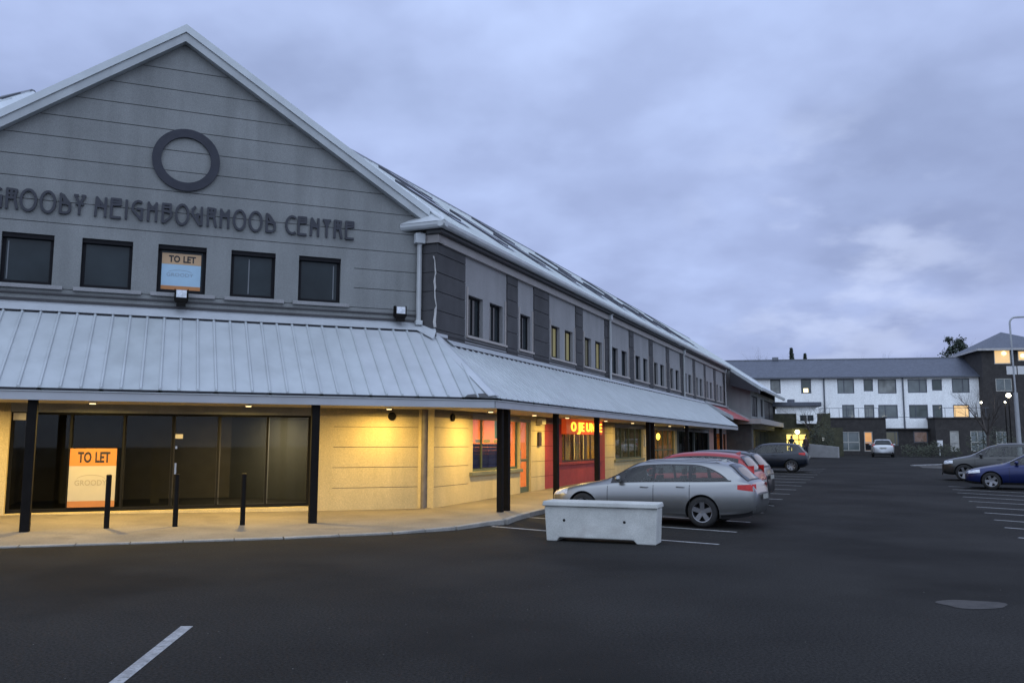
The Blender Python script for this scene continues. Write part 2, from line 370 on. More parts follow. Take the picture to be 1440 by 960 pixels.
# --- gable windows
def window(fr, a, b_, z0, z1, o, pane_m, fw=.07, mull=(), name='window', fm=None, parent=None):
    f = MB(); fm = fm or FRAME
    f.box(fr, a, b_, o, o+.06, z0, z0+fw); f.box(fr, a, b_, o, o+.06, z1-fw, z1)
    f.box(fr, a, a+fw, o, o+.058, z0+fw, z1-fw); f.box(fr, b_-fw, b_, o, o+.058, z0+fw, z1-fw)
    for q in mull: f.box(fr, q-fw*.4, q+fw*.4, o, o+.055, z0+fw, z1-fw)
    w = build(name, f, fm, parent or B, bevel=.006)
    p = MB(); p.box(fr, a+fw, b_-fw, o+.012, o+.028, z0+fw, z1-fw); build('pane', p, pane_m, w)
    return w
for i, (a, b_) in enumerate(GW):
    w = window(GF, a, b_, GWZ[0], GWZ[1], -.15, GLASSU, .075, ())
    s_ = MB(); s_.box(GF, a-.12, b_+.22, -.02, .07, GWZ[0]-.10, GWZ[0]-.02); build('sill', s_, RENDER_L, w, bevel=.006)
    hd = MB(); hd.box(GF, a, b_, -.088, -.03, GWZ[1]-.10, GWZ[1]-.004); build('frame', hd, FRAME, w)
# curtains / inner things seen dimly
for u, m_ in ((-9.28, WHITEP), (-4.25, FRAME), (-2.24, WHITEP)):
    c = MB(); c.box(GF, u-.012, u+.014, -.121, -.115, 5.28, 6.12); build('window_stay', c, mat('stay_grey', (.12, .13, .14), .6), B)
# --- flashing strip above the gable canopy
fl = MB(); fl.box(GF, U0, -.02, .002, .05, 4.80, 4.86); fl.box(GF, U0, -.02, .002, .03, 4.96, 5.00); build('string_course', fl, RENDER_D, B)
# --- barge boards and gable roof
br = MB()
AT = 11.55
def bar(u0, u1, o0, o1, dz0, dz1, m=0):
    zf = lambda u: AT-(SLW if u > UC else SLL)*abs(u-UC)
    br.prism([GF.P(u0, o0, zf(u0)+dz0), GF.P(u1, o0, zf(u1)+dz0), GF.P(u1, o1, zf(u1)+dz0), GF.P(u0, o1, zf(u0)+dz0)],
             [GF.P(u0, o0, zf(u0)+dz1), GF.P(u1, o0, zf(u1)+dz1), GF.P(u1, o1, zf(u1)+dz1), GF.P(u0, o1, zf(u0)+dz1)], m)
for u0, u1 in ((UC, .12), (UC, U0+.2)):
    bar(u0, u1, .004, .20, -.385, -.17, 0); bar(u0, u1, -.05, .235, -.169, .02, 1)
build('barge_board', br, [BARGE, mat('verge_trim', (.42, .45, .47), .5, .06, 2, metal=.2)], B)
gr = MB(); D = -8.0
for sg in (1, -1):
    e = UC+sg*6.0; ze = AT-(SLW if sg > 0 else SLL)*6.0-.03
    gr.poly([GF.P(UC, -.04, AT-.03), GF.P(e, -.04, ze), GF.P(e, D, ze), GF.P(UC, D, AT-.03)])
build('gable_roof', gr, METAL_R, B, recalc=False)
# --- wings
DW, ER, RS = -12.5, -5.9, 4.6      # back eave, ridge offset, where the ridge starts
S1 = 45.4
rf = MB()
def wing_roof(fr, sg, s_end, eo=.42, ER=-5.9, RS=4.6):
    f = lambda s, o, z: fr.P(s*sg, o, z)
    q = roofz(eo)
    rf.poly([f(-.42, eo, q), f(s_end, eo, q), f(s_end, ER, roofz(ER)), f(RS, ER, roofz(ER))])
    rf.poly([f(RS, ER, roofz(ER)), f(s_end, ER, roofz(ER)), f(s_end, DW, q), f(-.42, DW, q)])
    rf.poly([f(-.42, eo, q), f(RS, ER, roofz(ER)), f(-.42, DW, q)])
    # ribs of the metal sheet
    n = int((s_end+.4)/.5)
    for k in range(n):
        s = -.2+k*.5
        o_top = ER if s >= RS else eo-(eo-ER)*(s+.42)/(RS+.42)
        if o_top > eo-.15: continue
        for (a, b_) in ((s-.018, s+.018),):
            rf.prism([f(a, eo, q), f(b_, eo, q), f(b_, o_top, roofz(o_top)), f(a, o_top, roofz(o_top))], [f(a, eo, q+.03), f(b_, eo, q+.03), f(b_, o_top, roofz(o_top)+.03), f(a, o_top, roofz(o_top)+.03)])
wing_roof(WF, 1, 62); wing_roof(LF, -1, 14, ER=-6.4, RS=3.4)
# the lower slope carried on over the projecting far block
rf.poly([WF.P(S1, .42, roofz(.42)), WF.P(62, .42, roofz(.42)), WF.P(62, 2.6, roofz(2.6)), WF.P(S1, 2.6, roofz(2.6))])
build('roof', rf, METAL_R, B, recalc=False)
vg = MB()
vg.prism([WF.P(S1-.02, .42, roofz(.42)-.22), WF.P(S1+.06, .42, roofz(.42)-.22), WF.P(S1+.06, 2.65, roofz(2.65)-.22), WF.P(S1-.02, 2.65, roofz(2.65)-.22)],
         [WF.P(S1-.02, .42, roofz(.42)+.03), WF.P(S1+.06, .42, roofz(.42)+.03), WF.P(S1+.06, 2.65, roofz(2.65)+.03), WF.P(S1-.02, 2.65, roofz(2.65)+.03)])
vg.box(WF, S1, 62, 2.55, 2.68, roofz(2.6)-.2, roofz(2.6)+.01)
build('verge_trim', vg, BARGE, B)
rc = MB()
for fr, sg, e, ER, RS in ((WF, 1, 62, -5.9, 4.6), (LF, -1, 14, -6.4, 3.4)):
    f = lambda s, o, z: fr.P(s*sg, o, z); RZ = roofz(ER)
    rc.prism([f(RS, ER-.2, RZ-.12), f(e, ER-.2, RZ-.12), f(e, ER+.2, RZ-.12), f(RS, ER+.2, RZ-.12)], [f(RS, ER-.05, RZ+.04), f(e, ER-.05, RZ+.04), f(e, ER+.05, RZ+.04), f(RS, ER+.05, RZ+.04)])
build('ridge_cap', rc, RIDGE, B)
ER, RS, RZ = -5.9, 4.6, 11.61
# hip capping above the corner
hc = MB(); 
for fr, sg in ((WF, 1), (LF, -1)):
    q0 = fr.P(-.42*sg, .42, roofz(.42)+.03); q1 = fr.P(RS*sg, ER, RZ+.02); hc = MB(); hc.tube([q0, q1], .05, 6); build('hip_cap', hc, METAL_R, B)
# --- rooflights
slot = [(s, 1.25, 3.05) for s in [2.95+3.65*k for k in range(11)]]+[(s, 3.5, 5.1) for s in [5.25+7.3*k for k in range(6)]]
for (s, oa, ob) in slot:
    f = MB(); lift = .105
    def rp(ss, o, h): return WF.P(ss, -o, roofz(-o)+h)
    for (a, b_, c, d) in ((s, s+.07, oa, ob), (s+.86, s+.93, oa, ob), (s+.05, s+.88, oa, oa+.06), (s+.05, s+.88, ob-.06, ob)):
        f.prism([rp(a, c, -.02), rp(b_, c, -.02), rp(b_, d, -.02), rp(a, d, -.02)], [rp(a, c, lift), rp(b_, c, lift), rp(b_, d, lift), rp(a, d, lift)])
    r = build('rooflight', f, mat('rooflight_frame', (.035, .04, .055), .5, .1), B)
    p = MB(); p.poly([rp(s+.05, oa+.06, lift-.012), rp(s+.88, oa+.06, lift-.012), rp(s+.88, ob-.06, lift-.012), rp(s+.05, ob-.06, lift-.012)]); build('pane', p, SKYL, r)
    p = MB(); p.poly([rp(s-.06, oa-.32, .05), rp(s+1.0, oa-.32, .05), rp(s+1.0, oa-.005, .06), rp(s-.06, oa-.005, .06)]); build('flashing', p, mat('lead_flashing', (.13, .15, .19), .5, .1), r)
f = MB(); f.tube([LF.P(-3.5, -6.1, roofz(-6.1)+.03), LF.P(-4.3, -5.2, roofz(-5.2)+.03)], .05, 6); f.tube([LF.P(-4.5, -5.0, roofz(-5.0)+.03), LF.P(-5.2, -4.3, roofz(-4.3)+.03)], .05, 6); build('roof_flashing', f, mat('rooflight_frame', (.035, .04, .055), .5, .1), B)
# --- eaves: fascia board, gutter
gu = MB(); fb = MB()
gprof = [(.24, 7.17), (.31, 7.14), (.38, 7.16), (.42, 7.22), (.42, 7.31), (.24, 7.31)]
def gut(fr, s0, s1, m=0):
    gu.prism([fr.P(s0, o, z) for o, z in gprof], [fr.P(s1, o, z) for o, z in gprof])
gut(WF, -.44, S1)
fb.box(WF, -.10, S1, -.3, .10, 6.83, 7.05); es = MB(); es.box(WF, -.2, S1, -.2, .24, 7.06, 7.16); build('eaves_shade_strip', es, JOINT, B)  # dark strip paints in the shadow gap under the gutter
EF = Fr(*WF.P(0, 0, 0)[:2], 23-90)       # end wall of the wing : runs back from the corner, outward = towards -s
# EF: d = -n of WF, n = right of that = +s direction -> end wall faces -s, so outward is negative o
for fr2 in (EF,):
    gu.prism([fr2.P(-.44, -o, z) for o, z in gprof], [fr2.P(.85, -o, z) for o, z in gprof])
    fb.box(fr2, -.1, .50, -.10, .2, 6.83, 7.05)
    # small lean-to capping above the return gutter
    gu.prism([fr2.P(-.44, -.44, 7.30), fr2.P(.85, -.44, 7.30), fr2.P(.55, .1, 7.30), fr2.P(-.2, .1, 7.30)], [fr2.P(-.42, -.42, 7.32), fr2.P(.80, -.42, 7.32), fr2.P(.55, .1, 7.66), fr2.P(-.1, .1, 7.66)])
gut(LF, -14, .44); fb.box(LF, -14, .1, -.3, .10, 6.83, 7.05)
build('gutter', gu, GUTTER, B, bevel=.01); build('eaves_board', fb, mat('eaves_board_paint', (.30, .28, .27), .7, .06), B, bevel=.006)
# --- upper wing wall
PIL = [(0, 1.61), (4.49, 5.33), (6.71, 8.12), (10.95, 11.78), (14.68, 15.42), (18.48, 19.22), (22.17, 22.93), (25.91, 26.61), (29.46, 30.2), (33.15, 33.84), (36.82, 37.36), (40.41, 41.2), (44.3, 45.4)]
WIN = [(1.86, 2.82), (3.28, 4.22), (5.54, 6.47), (8.38, 9.25), (9.79, 10.68), (12.02, 12.88), (13.42, 14.34), (15.8, 16.7), (17.27, 18.17), (19.62, 20.52), (21.06, 21.9), (23.2, 24.04), (24.6, 25.46),
       (26.85, 27.72), (28.3, 29.19), (30.5, 31.36), (31.85, 32.7), (34.0, 34.85), (35.4, 36.25), (37.62, 38.42), (39.0, 39.83), (41.5, 42.3), (42.95, 43.75)]
WZ = (4.69, 5.80)
uw = MB(); uw.wall(WF, 0, S1, 2.4, 6.84, 0, [(a, b_, *WZ) for a, b_ in WIN], .17, 0); build('wall', uw, RENDER_L, B, recalc=False)
for (a, b_) in PIL:
    p = MB(); zc = [4.2, 4.61, 5.10, 5.59, 6.08, 6.57, 6.84]
    first = a == 0
    for i in range(len(zc)-1):
        z0, z1 = zc[i]+.009, zc[i+1]-.009
        p.box(WF, a if not first else -.035, b_, .0, .035, z0, z1)
        if first: p.box(EF, 0.0, .45, -.035, .0, z0, z1)
    build('pilaster', p, RENDER_D, B, bevel=.004)
ew = MB(); ew.poly([EF.P(0, 0, 0), EF.P(12.5, 0, 0), EF.P(12.5, 0, 7.3), EF.P(0, 0, 7.3)])
ew.poly([WF.P(0, -12.5, 0), WF.P(62, -12.5, 0), WF.P(62, -12.5, 7.3), WF.P(0, -12.5, 7.3)]); ew.poly([WF.P(62, -12.5, 0), WF.P(62, 1.8, 0), WF.P(62, 1.8, 6), WF.P(62, .35, 7.3), WF.P(62, -5.9, 11.5), WF.P(62, -12.5, 7.3)])
build('end_wall', ew, RENDER_G, B, recalc=False)
# weathered filler streak down the corner
rs = MB(); zs_ = [4.66, 4.80, 4.98, 5.12, 5.2, 5.42, 5.6, 5.68, 5.85, 5.98, 6.05, 6.2, 6.38, 6.5]; ws = [.036, .04, .03, .034, .010, .018, .012, .026, .03, .012, .022, .014, .010, .018]; ox = [.02, .0, .02, .03, .05, .01, .0, .01, -.01, .0, .02, .0, -.01, -.05]
for i in range(len(zs_)-1):
    a, b_, c, d = zs_[i], zs_[i+1], ws[i], ws[i+1]
    rs.prism([EF.P(.02-c-ox[i], -.036, a), EF.P(.02+c-ox[i], -.036, a), EF.P(.02+d-ox[i+1], -.036, b_), EF.P(.02-d-ox[i+1], -.036, b_)], [EF.P(.02-c-ox[i], -.043, a), EF.P(.02+c-ox[i], -.043, a), EF.P(.02+d-ox[i+1], -.043, b_), EF.P(.02-d-ox[i+1], -.043, b_)])
build('repaired_crack', rs, RUST, B)
LIT = {3: GLASSY, 4: GLASSY, 6: GLASSY, 5: GLASSY2}
for i, (a, b_) in enumerate(WIN):
    window(WF, a, b_, WZ[0], WZ[1], -.165, LIT.get(i, GLASSU), .06, (a+(b_-a)*.5,))
# surround bands and sills per bay
for i in range(len(PIL)-1):
    a, b_ = PIL[i][1], PIL[i+1][0]
    s_ = MB(); s_.box(WF, a+.12, b_-.04, .002, .07, 4.60, 4.665); s_.box(WF, a+.14, a+.2, .002, .03, 4.67, 6.0); s_.box(WF, b_-.12, b_-.06, .002, .03, 4.67, 6.0)
    build('sill', s_, mat('sill_paint', (.34, .31, .29), .7, .06), B, bevel=.006)
sc = MB(); sc.box(WF, 0.04, S1, .036, .06, 4.36, 4.44); sc.box(WF, 0.04, S1, .036, .052, 4.50, 4.53); build('string_course', sc, RENDER_D, B)
# --- downpipes
def pipe(pts, r, m, n=12): 
    p = MB(); p.tube(pts, r, n); return build('downpipe', p, m, B, smooth=False, auto=40)
pipe([GF.P(-.10, .10, 4.80), GF.P(-.10, .10, 7.0), GF.P(-.10, .18, 7.1)], .065, PIPE)
hp = MB(); hp.box(GF, -.24, .02, .03, .24, 6.82, 7.08); build('hopper', hp, GUTTER, B, bevel=.015); hp = MB(); hp.box(GF, -.19, -.01, .02, .18, 4.72, 4.84); build('pipe_shoe', hp, GUTTER, B, bevel=.015)
pipe([GF.P(.10, .13, .1), GF.P(.10, .13, 2.62)], .085, PIPEB)
for s in (15.1, 30.0, 44.7):
    pipe([WF.P(s, .13, 4.25), WF.P(s, .13, 6.95), WF.P(s, .25, 7.1)], .05, PIPE, 8)
    h = MB(); h.box(WF, s-.1, s+.1, .05, .22, 6.85, 7.05); build('hopper', h, GUTTER, B, bevel=.01)
# --- left wing wall (mostly outside the picture)
lw = MB(); LWIN = [(-a-.9, -a) for a in (1.9, 3.3, 5.6, 8.4, 9.8)]
lw.wall(LF, -14, 0, 2.4, 6.84, 0, [(a, b_, *WZ) for a, b_ in LWIN], .17, 0); lw.wall(LF, -14, 0, 0, 2.4, 0, [], .1, 1)
lw.poly([LF.P(-14, 0, 0), LF.P(-14, -12.5, 0), LF.P(-14, -12.5, 7.3), LF.P(-14, ER, 11.5), LF.P(-14, 0, 7.3)])
build('wall', lw, [RENDER_L, CREAM], B, recalc=False)
for a, b_ in LWIN: window(LF, a, b_, WZ[0], WZ[1], -.165, GLASSU, .06)

# --- canopy
KC = .735; ZF = 2.83
GOF, WOF = 2.55, 2.10
cm = MB()
UCN, SCN = 1.02, -1.06          # fascia corner in both frames
def gcz(o): return ZF+KC*(GOF-o)
def wcz(o): return ZF+KC*(WOF-o)
HTu, HTo = .24, .37
def rib(fr, s, oa, ob, zf, h=.042, w=.032):
    P = fr.P
    cm.prism([P(s-w, oa, zf(oa)), P(s+w, oa, zf(oa)), P(s+w, ob, zf(ob)), P(s-w, ob, zf(ob))], [P(s-w*.5, oa, zf(oa)+h), P(s+w*.5, oa, zf(oa)+h), P(s+w*.5, ob, zf(ob)+h), P(s-w*.5, ob, zf(ob)+h)])
UL = -12.6
oE = GOF+.05; wE = WOF+.05
GT = .02
def gtop(u):
    if u < UL+.8: return oE-(u-UL)/.8*(oE-GT)
    if u <= -.02: return GT
    if u <= HTu: return GT+(u+.02)/(HTu+.02)*(HTo-GT)
    return HTo+(u-HTu)/(UCN+.03-HTu)*(oE-HTo)
def wtop(q): return .02 if q >= 0 else .02+(-q)/(-(SCN-.03))*(wE-.02)
def sheets(fr, s0, s1, breaks, top, oe, zf):
    cuts = sorted({s0, s1, *[b for b in breaks if s0 < b < s1], *[s0+.2+1.056*k for k in range(60) if s0+.2+1.056*k < s1]}); m = 0
    for i in range(len(cuts)-1):
        if cuts[i] not in breaks: m = random.choice([0, 0, 1, 2])
        a, b = cuts[i], cuts[i+1]; cm.poly([fr.P(a, oe, zf(oe)), fr.P(b, oe, zf(oe)), fr.P(b, top(b), zf(top(b))), fr.P(a, top(a), zf(top(a)))], m)
sheets(GF, UL, UCN+.03, (UL+.8, -.02, HTu), gtop, oE, gcz)
s = UL+.2
while s < UCN-.1:
    ob = GT if s < 0 else (HTo+(s-HTu)/(UCN-HTu)*(GOF-HTo) if s > HTu else HTo)
    oo = max(ob, GT)
    if s < -11.8: oo = GT+( -11.8-s)/.8*2.5
    if oE-oo > .15: rib(GF, s, oE, oo, gcz)
    s += .352
sheets(WF, SCN-.03, 36.3, (0.0,), wtop, wE, wcz)
s = SCN+.25
while s < 36.2:
    oo = .02 if s > 0 else .02+(-s)/(-SCN)*(WOF-.02)
    if wE-oo > .15: rib(WF, s, wE, oo, wcz)
    s += .352
build('canopy_roof', cm, [METAL_C, mat('canopy_metal_dull', (.34, .365, .375), .5, .06, 1.5, metal=.1, dirt=.08), mat('canopy_metal_pale', (.39, .41, .43), .42, .05, 1.5, metal=.1, dirt=.05)], B, recalc=False)
# black strips under the sheet ends, painting in the shade of the gap
en = MB(); s = UL+.2
while s < UCN-.9:
    en.box(GF, s+.04, s+1.016, oE-.06, oE-.004, 2.7425, ZF-.042); s += 1.056
build('canopy_gap_shade', en, mat('gap_shade_black', (.012, .013, .018), .8), B); en = MB()
s = SCN+.3
while s < 35: en.box(WF, s+.05, s+.94, wE-.06, wE-.004, 2.7425, ZF-.042); s += 1.056
build('canopy_gap_shade', en, mat('gap_shade_black', (.012, .013, .018), .8), B)
# flashing plates over the heads of the sheets, with black strips below painting the gap shade
fp = MB(); ff = MB()
def plate(fr, s0, s1, zf, o0=.0, w=.26, up=.12):
    fp.prism([fr.P(s0, w, zf(w)+.062), fr.P(s1, w, zf(w)+.062), fr.P(s1, .022, zf(.022)+.062), fr.P(s0, .022, zf(.022)+.062)], [fr.P(s0, w, zf(w)+.074), fr.P(s1, w, zf(w)+.074), fr.P(s1, .022, zf(.022)+.076), fr.P(s0, .022, zf(.022)+.076)])
    fp.box(fr, s0, s1, .004, .021, zf(0)+.04, zf(0)+up)
plate(GF, U0, -.02, gcz); plate(WF, .5, 36.3, wcz, up=.10)
s = UL+.2
while s < -.4:
    if s > U0: ff.prism([GF.P(s+.04, .245, gcz(.245)+.003), GF.P(s+.312, .245, gcz(.245)+.003), GF.P(s+.312, .20, gcz(.20)+.003), GF.P(s+.04, .20, gcz(.20)+.003)], [GF.P(s+.04, .245, gcz(.245)+.058), GF.P(s+.312, .245, gcz(.245)+.058), GF.P(s+.312, .20, gcz(.20)+.058), GF.P(s+.04, .20, gcz(.20)+.058)])
    s += .352
build('flashing_gap_shade', ff, mat('gap_shade_black', (.012, .013, .018), .8), B); ff = MB()
s = SCN+.25
while s < 35.9:
    if s > .5: ff.prism([WF.P(s+.04, .245, wcz(.245)+.003), WF.P(s+.312, .245, wcz(.245)+.003), WF.P(s+.312, .20, wcz(.20)+.003), WF.P(s+.04, .20, wcz(.20)+.003)], [WF.P(s+.04, .245, wcz(.245)+.058), WF.P(s+.312, .245, wcz(.245)+.058), WF.P(s+.312, .20, wcz(.20)+.058), WF.P(s+.04, .20, wcz(.20)+.058)])
    s += .352
# wrap flashing on the end wall and corner, and the hip capping
def ribbon(pts_a, pts_b, t=.02):
    for i in range(len(pts_a)-1):
        q = [pts_a[i], pts_a[i+1], pts_b[i+1], pts_b[i]]; fp.prism(q, [p+Vector((0, 0, t)) for p in q])
hip0 = GF.P(UCN+.03, GOF+.05, gcz(GOF+.05)+.05); hip1 = WF.P(.03, .05, wcz(.05)+.10)
ga_ = GF.d; wd_ = WF.d
sideG = Vector((-ga_[0], -ga_[1], 0))*.17; sideW = Vector((wd_[0], wd_[1], 0))*.17
ribbon([hip0+sideG+Vector((0, 0, -.02)), hip1+sideG*1.1+Vector((0, 0, -.02))], [hip0, hip1]); ribbon([hip0, hip1], [hip0+sideW+Vector((0, 0, -.02)), hip1+sideW*1.1+Vector((0, 0, -.02))])
fp.box(EF, -.02, .46, -.06, -.037, 4.40, 4.62); fp.box(WF, -.06, .55, .037, .06, 4.30, 4.52)
ribbon([EF.P(.46, -.05, 4.76), EF.P(-.04, -.05, 4.55)], [EF.P(.46, -.30, 4.62), EF.P(-.1, -.30, 4.32)])
build('flashing', fp, mat('flashing_metal', (.40, .42, .44), .45, .06, 2, metal=.2), B); build('flashing_gap_shade', ff, mat('gap_shade_black', (.012, .013, .018), .8), B)
# fascia gutter
fa = MB(); 
def pts_f(o0, o1): return
fa.box(GF, UL-.5, UCN, GOF-.03, GOF+.06, 2.56, 2.725, 0); fa.box(GF, UL-.5, UCN+.02, GOF-.04, GOF+.085, 2.727, 2.742, 1)
fa.box(WF, SCN-.01, 36.3, WOF-.03, WOF+.06, 2.562, 2.723, 0); fa.box(WF, SCN-.02, 36.3, WOF-.04, WOF+.085, 2.726, 2.741, 1)
build('canopy_fascia', fa, [FASCIA, GUTTER], B)
rg = MB()    # torn rag of flashing at the hip foot
rg.prism([GF.P(.30, GOF+.06, 2.793), GF.P(1.03, GOF+.04, 2.793), GF.P(.98, GOF-.05, 2.84), GF.P(.36, GOF-.05, 2.84)], [GF.P(.36, GOF+.05, 2.82), GF.P(.95, GOF+.03, 2.83), GF.P(.82, GOF-.08, 2.90), GF.P(.42, GOF-.08, 2.875)]); build('hip_foot_flashing', rg, JOINT, B)
sf = MB()
sf.poly([GF.P(UL, GOF-.03, 2.60), GF.P(UCN, GOF-.03, 2.60), GF.P(.3, .31, 2.60), GF.P(0, 0, 2.60), GF.P(U0, 0, 2.60)])
sf.poly([WF.P(SCN, WOF-.03, 2.603), WF.P(36.3, WOF-.03, 2.603), WF.P(36.3, 0, 2.603), WF.P(0, 0, 2.603)])
ce = MB(); ce.poly([WF.P(36.3, 0, 2.6), WF.P(36.3, WOF, 2.6), WF.P(36.3, WOF, ZF), WF.P(36.3, 0, wcz(0))]); build('canopy_end', ce, METAL_C, B, recalc=False)
build('soffit', sf, SOFFIT, B, recalc=False)
# left wing canopy
lc = MB(); lc.poly([LF.P(-14, wE, wcz(wE)), LF.P(1.06, wE, wcz(wE)), LF.P(0, .02, wcz(.02)), LF.P(-14, .02, wcz(.02))]); lc.box(LF, -14, 1.06, WOF-.03, WOF+.06, 2.56, 2.77); lc.poly([LF.P(-14, WOF, 2.61), LF.P(1.06, WOF, 2.61), LF.P(0, 0, 2.61), LF.P(-14, 0, 2.61)]); build('canopy_roof', lc, METAL_C, B, recalc=False)
# posts
def post(fr, s, o, w, zb):
    p = MB(); p.box(fr, s-w/2, s+w/2, o-w/2, o+w/2, zb, 2.598); p.box(fr, s-w*.7, s+w*.7, o-w*.7, o+w*.7, zb, zb+.012); build('canopy_post', p, BLACKM, B, bevel=.006)
post(GF, -8.28, 2.42, .165, .06); post(GF, -2.98, 2.42, .165, .07); post(LF, -.2, 1.95, .15, .05)
for s, w in ((-.30, .13), (.10, .13), (3.55, .14), (7.35, .15), (14.05, .15), (14.75, .15), (21.5, .15), (29.2, .15), (31.1, .15)): post(WF, s, 1.93, w, g(WF.P(s, 2, 0).y)+.09)
for s in (-.3, .1): pass

# --- ground floor : gable side
gl = MB()
GD = (-9.0, -2.66, .25, 2.60)
def banded(mb, fr, s0, s1, z0, z1, m=0, mj=1, joints=(.68, 1.17, 1.66, 2.15)):
    zs = [z0]+[q for q in joints if z0 < q < z1]+[z1]
    mb.poly([fr.P(s0, -.012, z0), fr.P(s1, -.012, z0), fr.P(s1, -.012, z1), fr.P(s0, -.012, z1)], mj)
    for i in range(len(zs)-1):
        a = zs[i]+(.007 if i else 0); b_ = zs[i+1]-(.007 if i < len(zs)-2 else 0)
        mb.poly([fr.P(s0, 0, a), fr.P(s1, 0, a), fr.P(s1, 0, b_), fr.P(s0, 0, b_)], m)
def plain(mb, fr, s0, s1, z0, z1, o=0, m=0): mb.poly([fr.P(s0, o, z0), fr.P(s1, o, z0), fr.P(s1, o, z1), fr.P(s0, o, z1)], m)
plain(gl, GF, U0, GD[0], 0, 2.62); plain(gl, GF, GD[1], -2.15, 0, 2.62); banded(gl, GF, -2.15, 0, 0, 2.62)
plain(gl, GF, GD[0], GD[1], 0, GD[2])
gl.poly([GF.P(GD[0], 0, .25), GF.P(GD[0], -.22, .25), GF.P(GD[0], -.22, 2.62), GF.P(GD[0], 0, 2.62)]); gl.poly([GF.P(GD[1], 0, .25), GF.P(GD[1], -.22, .25), GF.P(GD[1], -.22, 2.62), GF.P(GD[1], 0, 2.62)])
gl.poly([GF.P(GD[0], 0, .25), GF.P(GD[1], 0, .25), GF.P(GD[1], -.22, .27), GF.P(GD[0], -.22, .27)])
# pale strip between pipe and corner (end wall, ground floor)
gl.poly([EF.P(0, -.003, 0), EF.P(.5, -.003, 0), EF.P(.5, -.003, 2.62), EF.P(0, -.003, 2.62)])
build('ground_floor_wall', gl, [CREAM, CREAM_J], B, recalc=False)
# glazed shopfront
sf_ = MB(); fo = -.18
xs_ = [-9.0, -7.84, -6.78, -5.76, -4.77, -3.68, -2.66]
for x in (GD[0], GD[1]-.07): sf_.box(GF, x, x+.07, fo-.04, fo+.04, .27, 2.60)
for x in xs_[1:-1]:
    w = .05 if x == -5.76 else .045; sf_.box(GF, x-w/2, x+w/2, fo-.04, fo+.04, .345, 2.36)
sf_.box(GF, GD[0]+.07, GD[1]-.07, fo-.041, fo+.041, .27, .345); sf_.box(GF, GD[0]+.07, GD[1]-.07, fo-.042, fo+.042, 2.36, 2.60)
SW = build('shopfront', sf_, mat('shopfront_frame', (.008, .008, .007), .6, .1, 4, spec=.15), B, bevel=.004)
for i in range(6):
    p = MB(); p.box(GF, xs_[i]+.05, xs_[i+1]-.03, fo-.006, fo+.006, .35, 2.355); build('pane', p, DARKGLASS, SW)
hd = MB(); hd.box(GF, -5.70, -5.66, fo+.041, fo+.09, 1.05, 1.30); hd.box(GF, -5.70, -5.66, fo+.041, fo+.07, 1.62, 1.68); build('door_handle', hd, mat('steel', (.5, .5, .5), .3, 0, metal=1), SW)
# dim empty unit behind the glazing
it = MB(); R0, R1, RD = GD[0]-.3, GD[1]+.25, -4.2
it.poly([GF.P(R0, fo-.06, .26), GF.P(R1, fo-.06, .26), GF.P(R1, RD, .26), GF.P(R0, RD, .26)], 1)
it.poly([GF.P(R0, RD, .2), GF.P(R1, RD, .2), GF.P(R1, RD, 2.62), GF.P(R0, RD, 2.62)], 0); it.poly([GF.P(R0, fo-.06, .2), GF.P(R0, RD, .2), GF.P(R0, RD, 2.62), GF.P(R0, fo-.06, 2.62)], 0); it.poly([GF.P(R1, fo-.06, .2), GF.P(R1, RD, .2), GF.P(R1, RD, 2.62), GF.P(R1, fo-.06, 2.62)], 0)
it.poly([GF.P(R0, fo, 2.615), GF.P(R1, fo, 2.615), GF.P(R1, RD, 2.615), GF.P(R0, RD, 2.615)], 0)
it.box(GF, -6.2, -6.0, -2.6, -2.4, .26, 2.6, 0); it.box(GF, -8.3, -7.0, -3.3, -3.2, .26, 2.3, 0)
build('interior', it, [mat('unit_wall', (.22, .20, .17), .9, .1), mat('unit_floor', (.05, .05, .05), .8, .2)], B, recalc=False)

# --- ground floor : wing side
wl = MB()
OP = [(2.22, 5.58, .98, 2.56), (5.62, 6.50, .18, 2.50)]
plain(wl, WF, 0, .0001, 0, 2.62)
banded(wl, WF, 0, 1.95, 0, 2.62)
wl.wall(WF, 1.95, 6.55, 0, 2.62, 0, OP, .16, 0); banded(wl, WF, 6.55, 7.74, 0, 2.62)
build('ground_floor_wall', wl, [CREAM, CREAM_J], B, recalc=False)
rw = MB(); banded(rw, WF, 7.74, 9.05, .0, 2.62); rw.wall(WF, 9.05, 14.6, 0, 2.62, 0, [(9.45, 13.9, 1.08, 2.55)], .2, 0)
rw.box(WF, 9.0, 14.2, .0, .09, 1.0, 1.075); build('red_shop_wall', rw, [RED, mat('red_joint', (.14, .02, .02), .9)], B, recalc=False)
w3 = MB(); banded(w3, WF, 14.6, 16.0, 0, 2.62)
OP3 = [(16.1, 20.75, 1.06, 2.56)]; w3.wall(WF, 16.0, 20.8, 0, 2.62, 0, OP3, .16, 0); banded(w3, WF, 20.8, 22.9, 0, 2.62)
OP4 = [(23.0, 27.8, .4, 2.56)]; w3.wall(WF, 22.9, 28.3, 0, 2.62, 0, OP4, .16, 0)
build('ground_floor_wall', w3, [CREAM, CREAM_J], B, recalc=False)
w5 = MB(); w5.wall(WF, 28.3, 38.3, 0, 2.62, 0, [(28.8, 33.0, .9, 2.5), (33.4, 38.0, .6, 2.5)], .16, 0); build('dark_shop_wall', w5, mat('green_grey_paint', (.06, .07, .06), .7, .15, 1), B, recalc=False)
w6 = MB(); w6.wall(WF, 38.3, 45.4, 0, 2.62, 0, [(40.0, 43.4, .7, 2.5), (43.8, 45.2, .5, 2.5)], .16, 0); build('pink_shop_wall', w6, mat('pink_paint', (.34, .20, .16), .7, .1, 1), B, recalc=False)
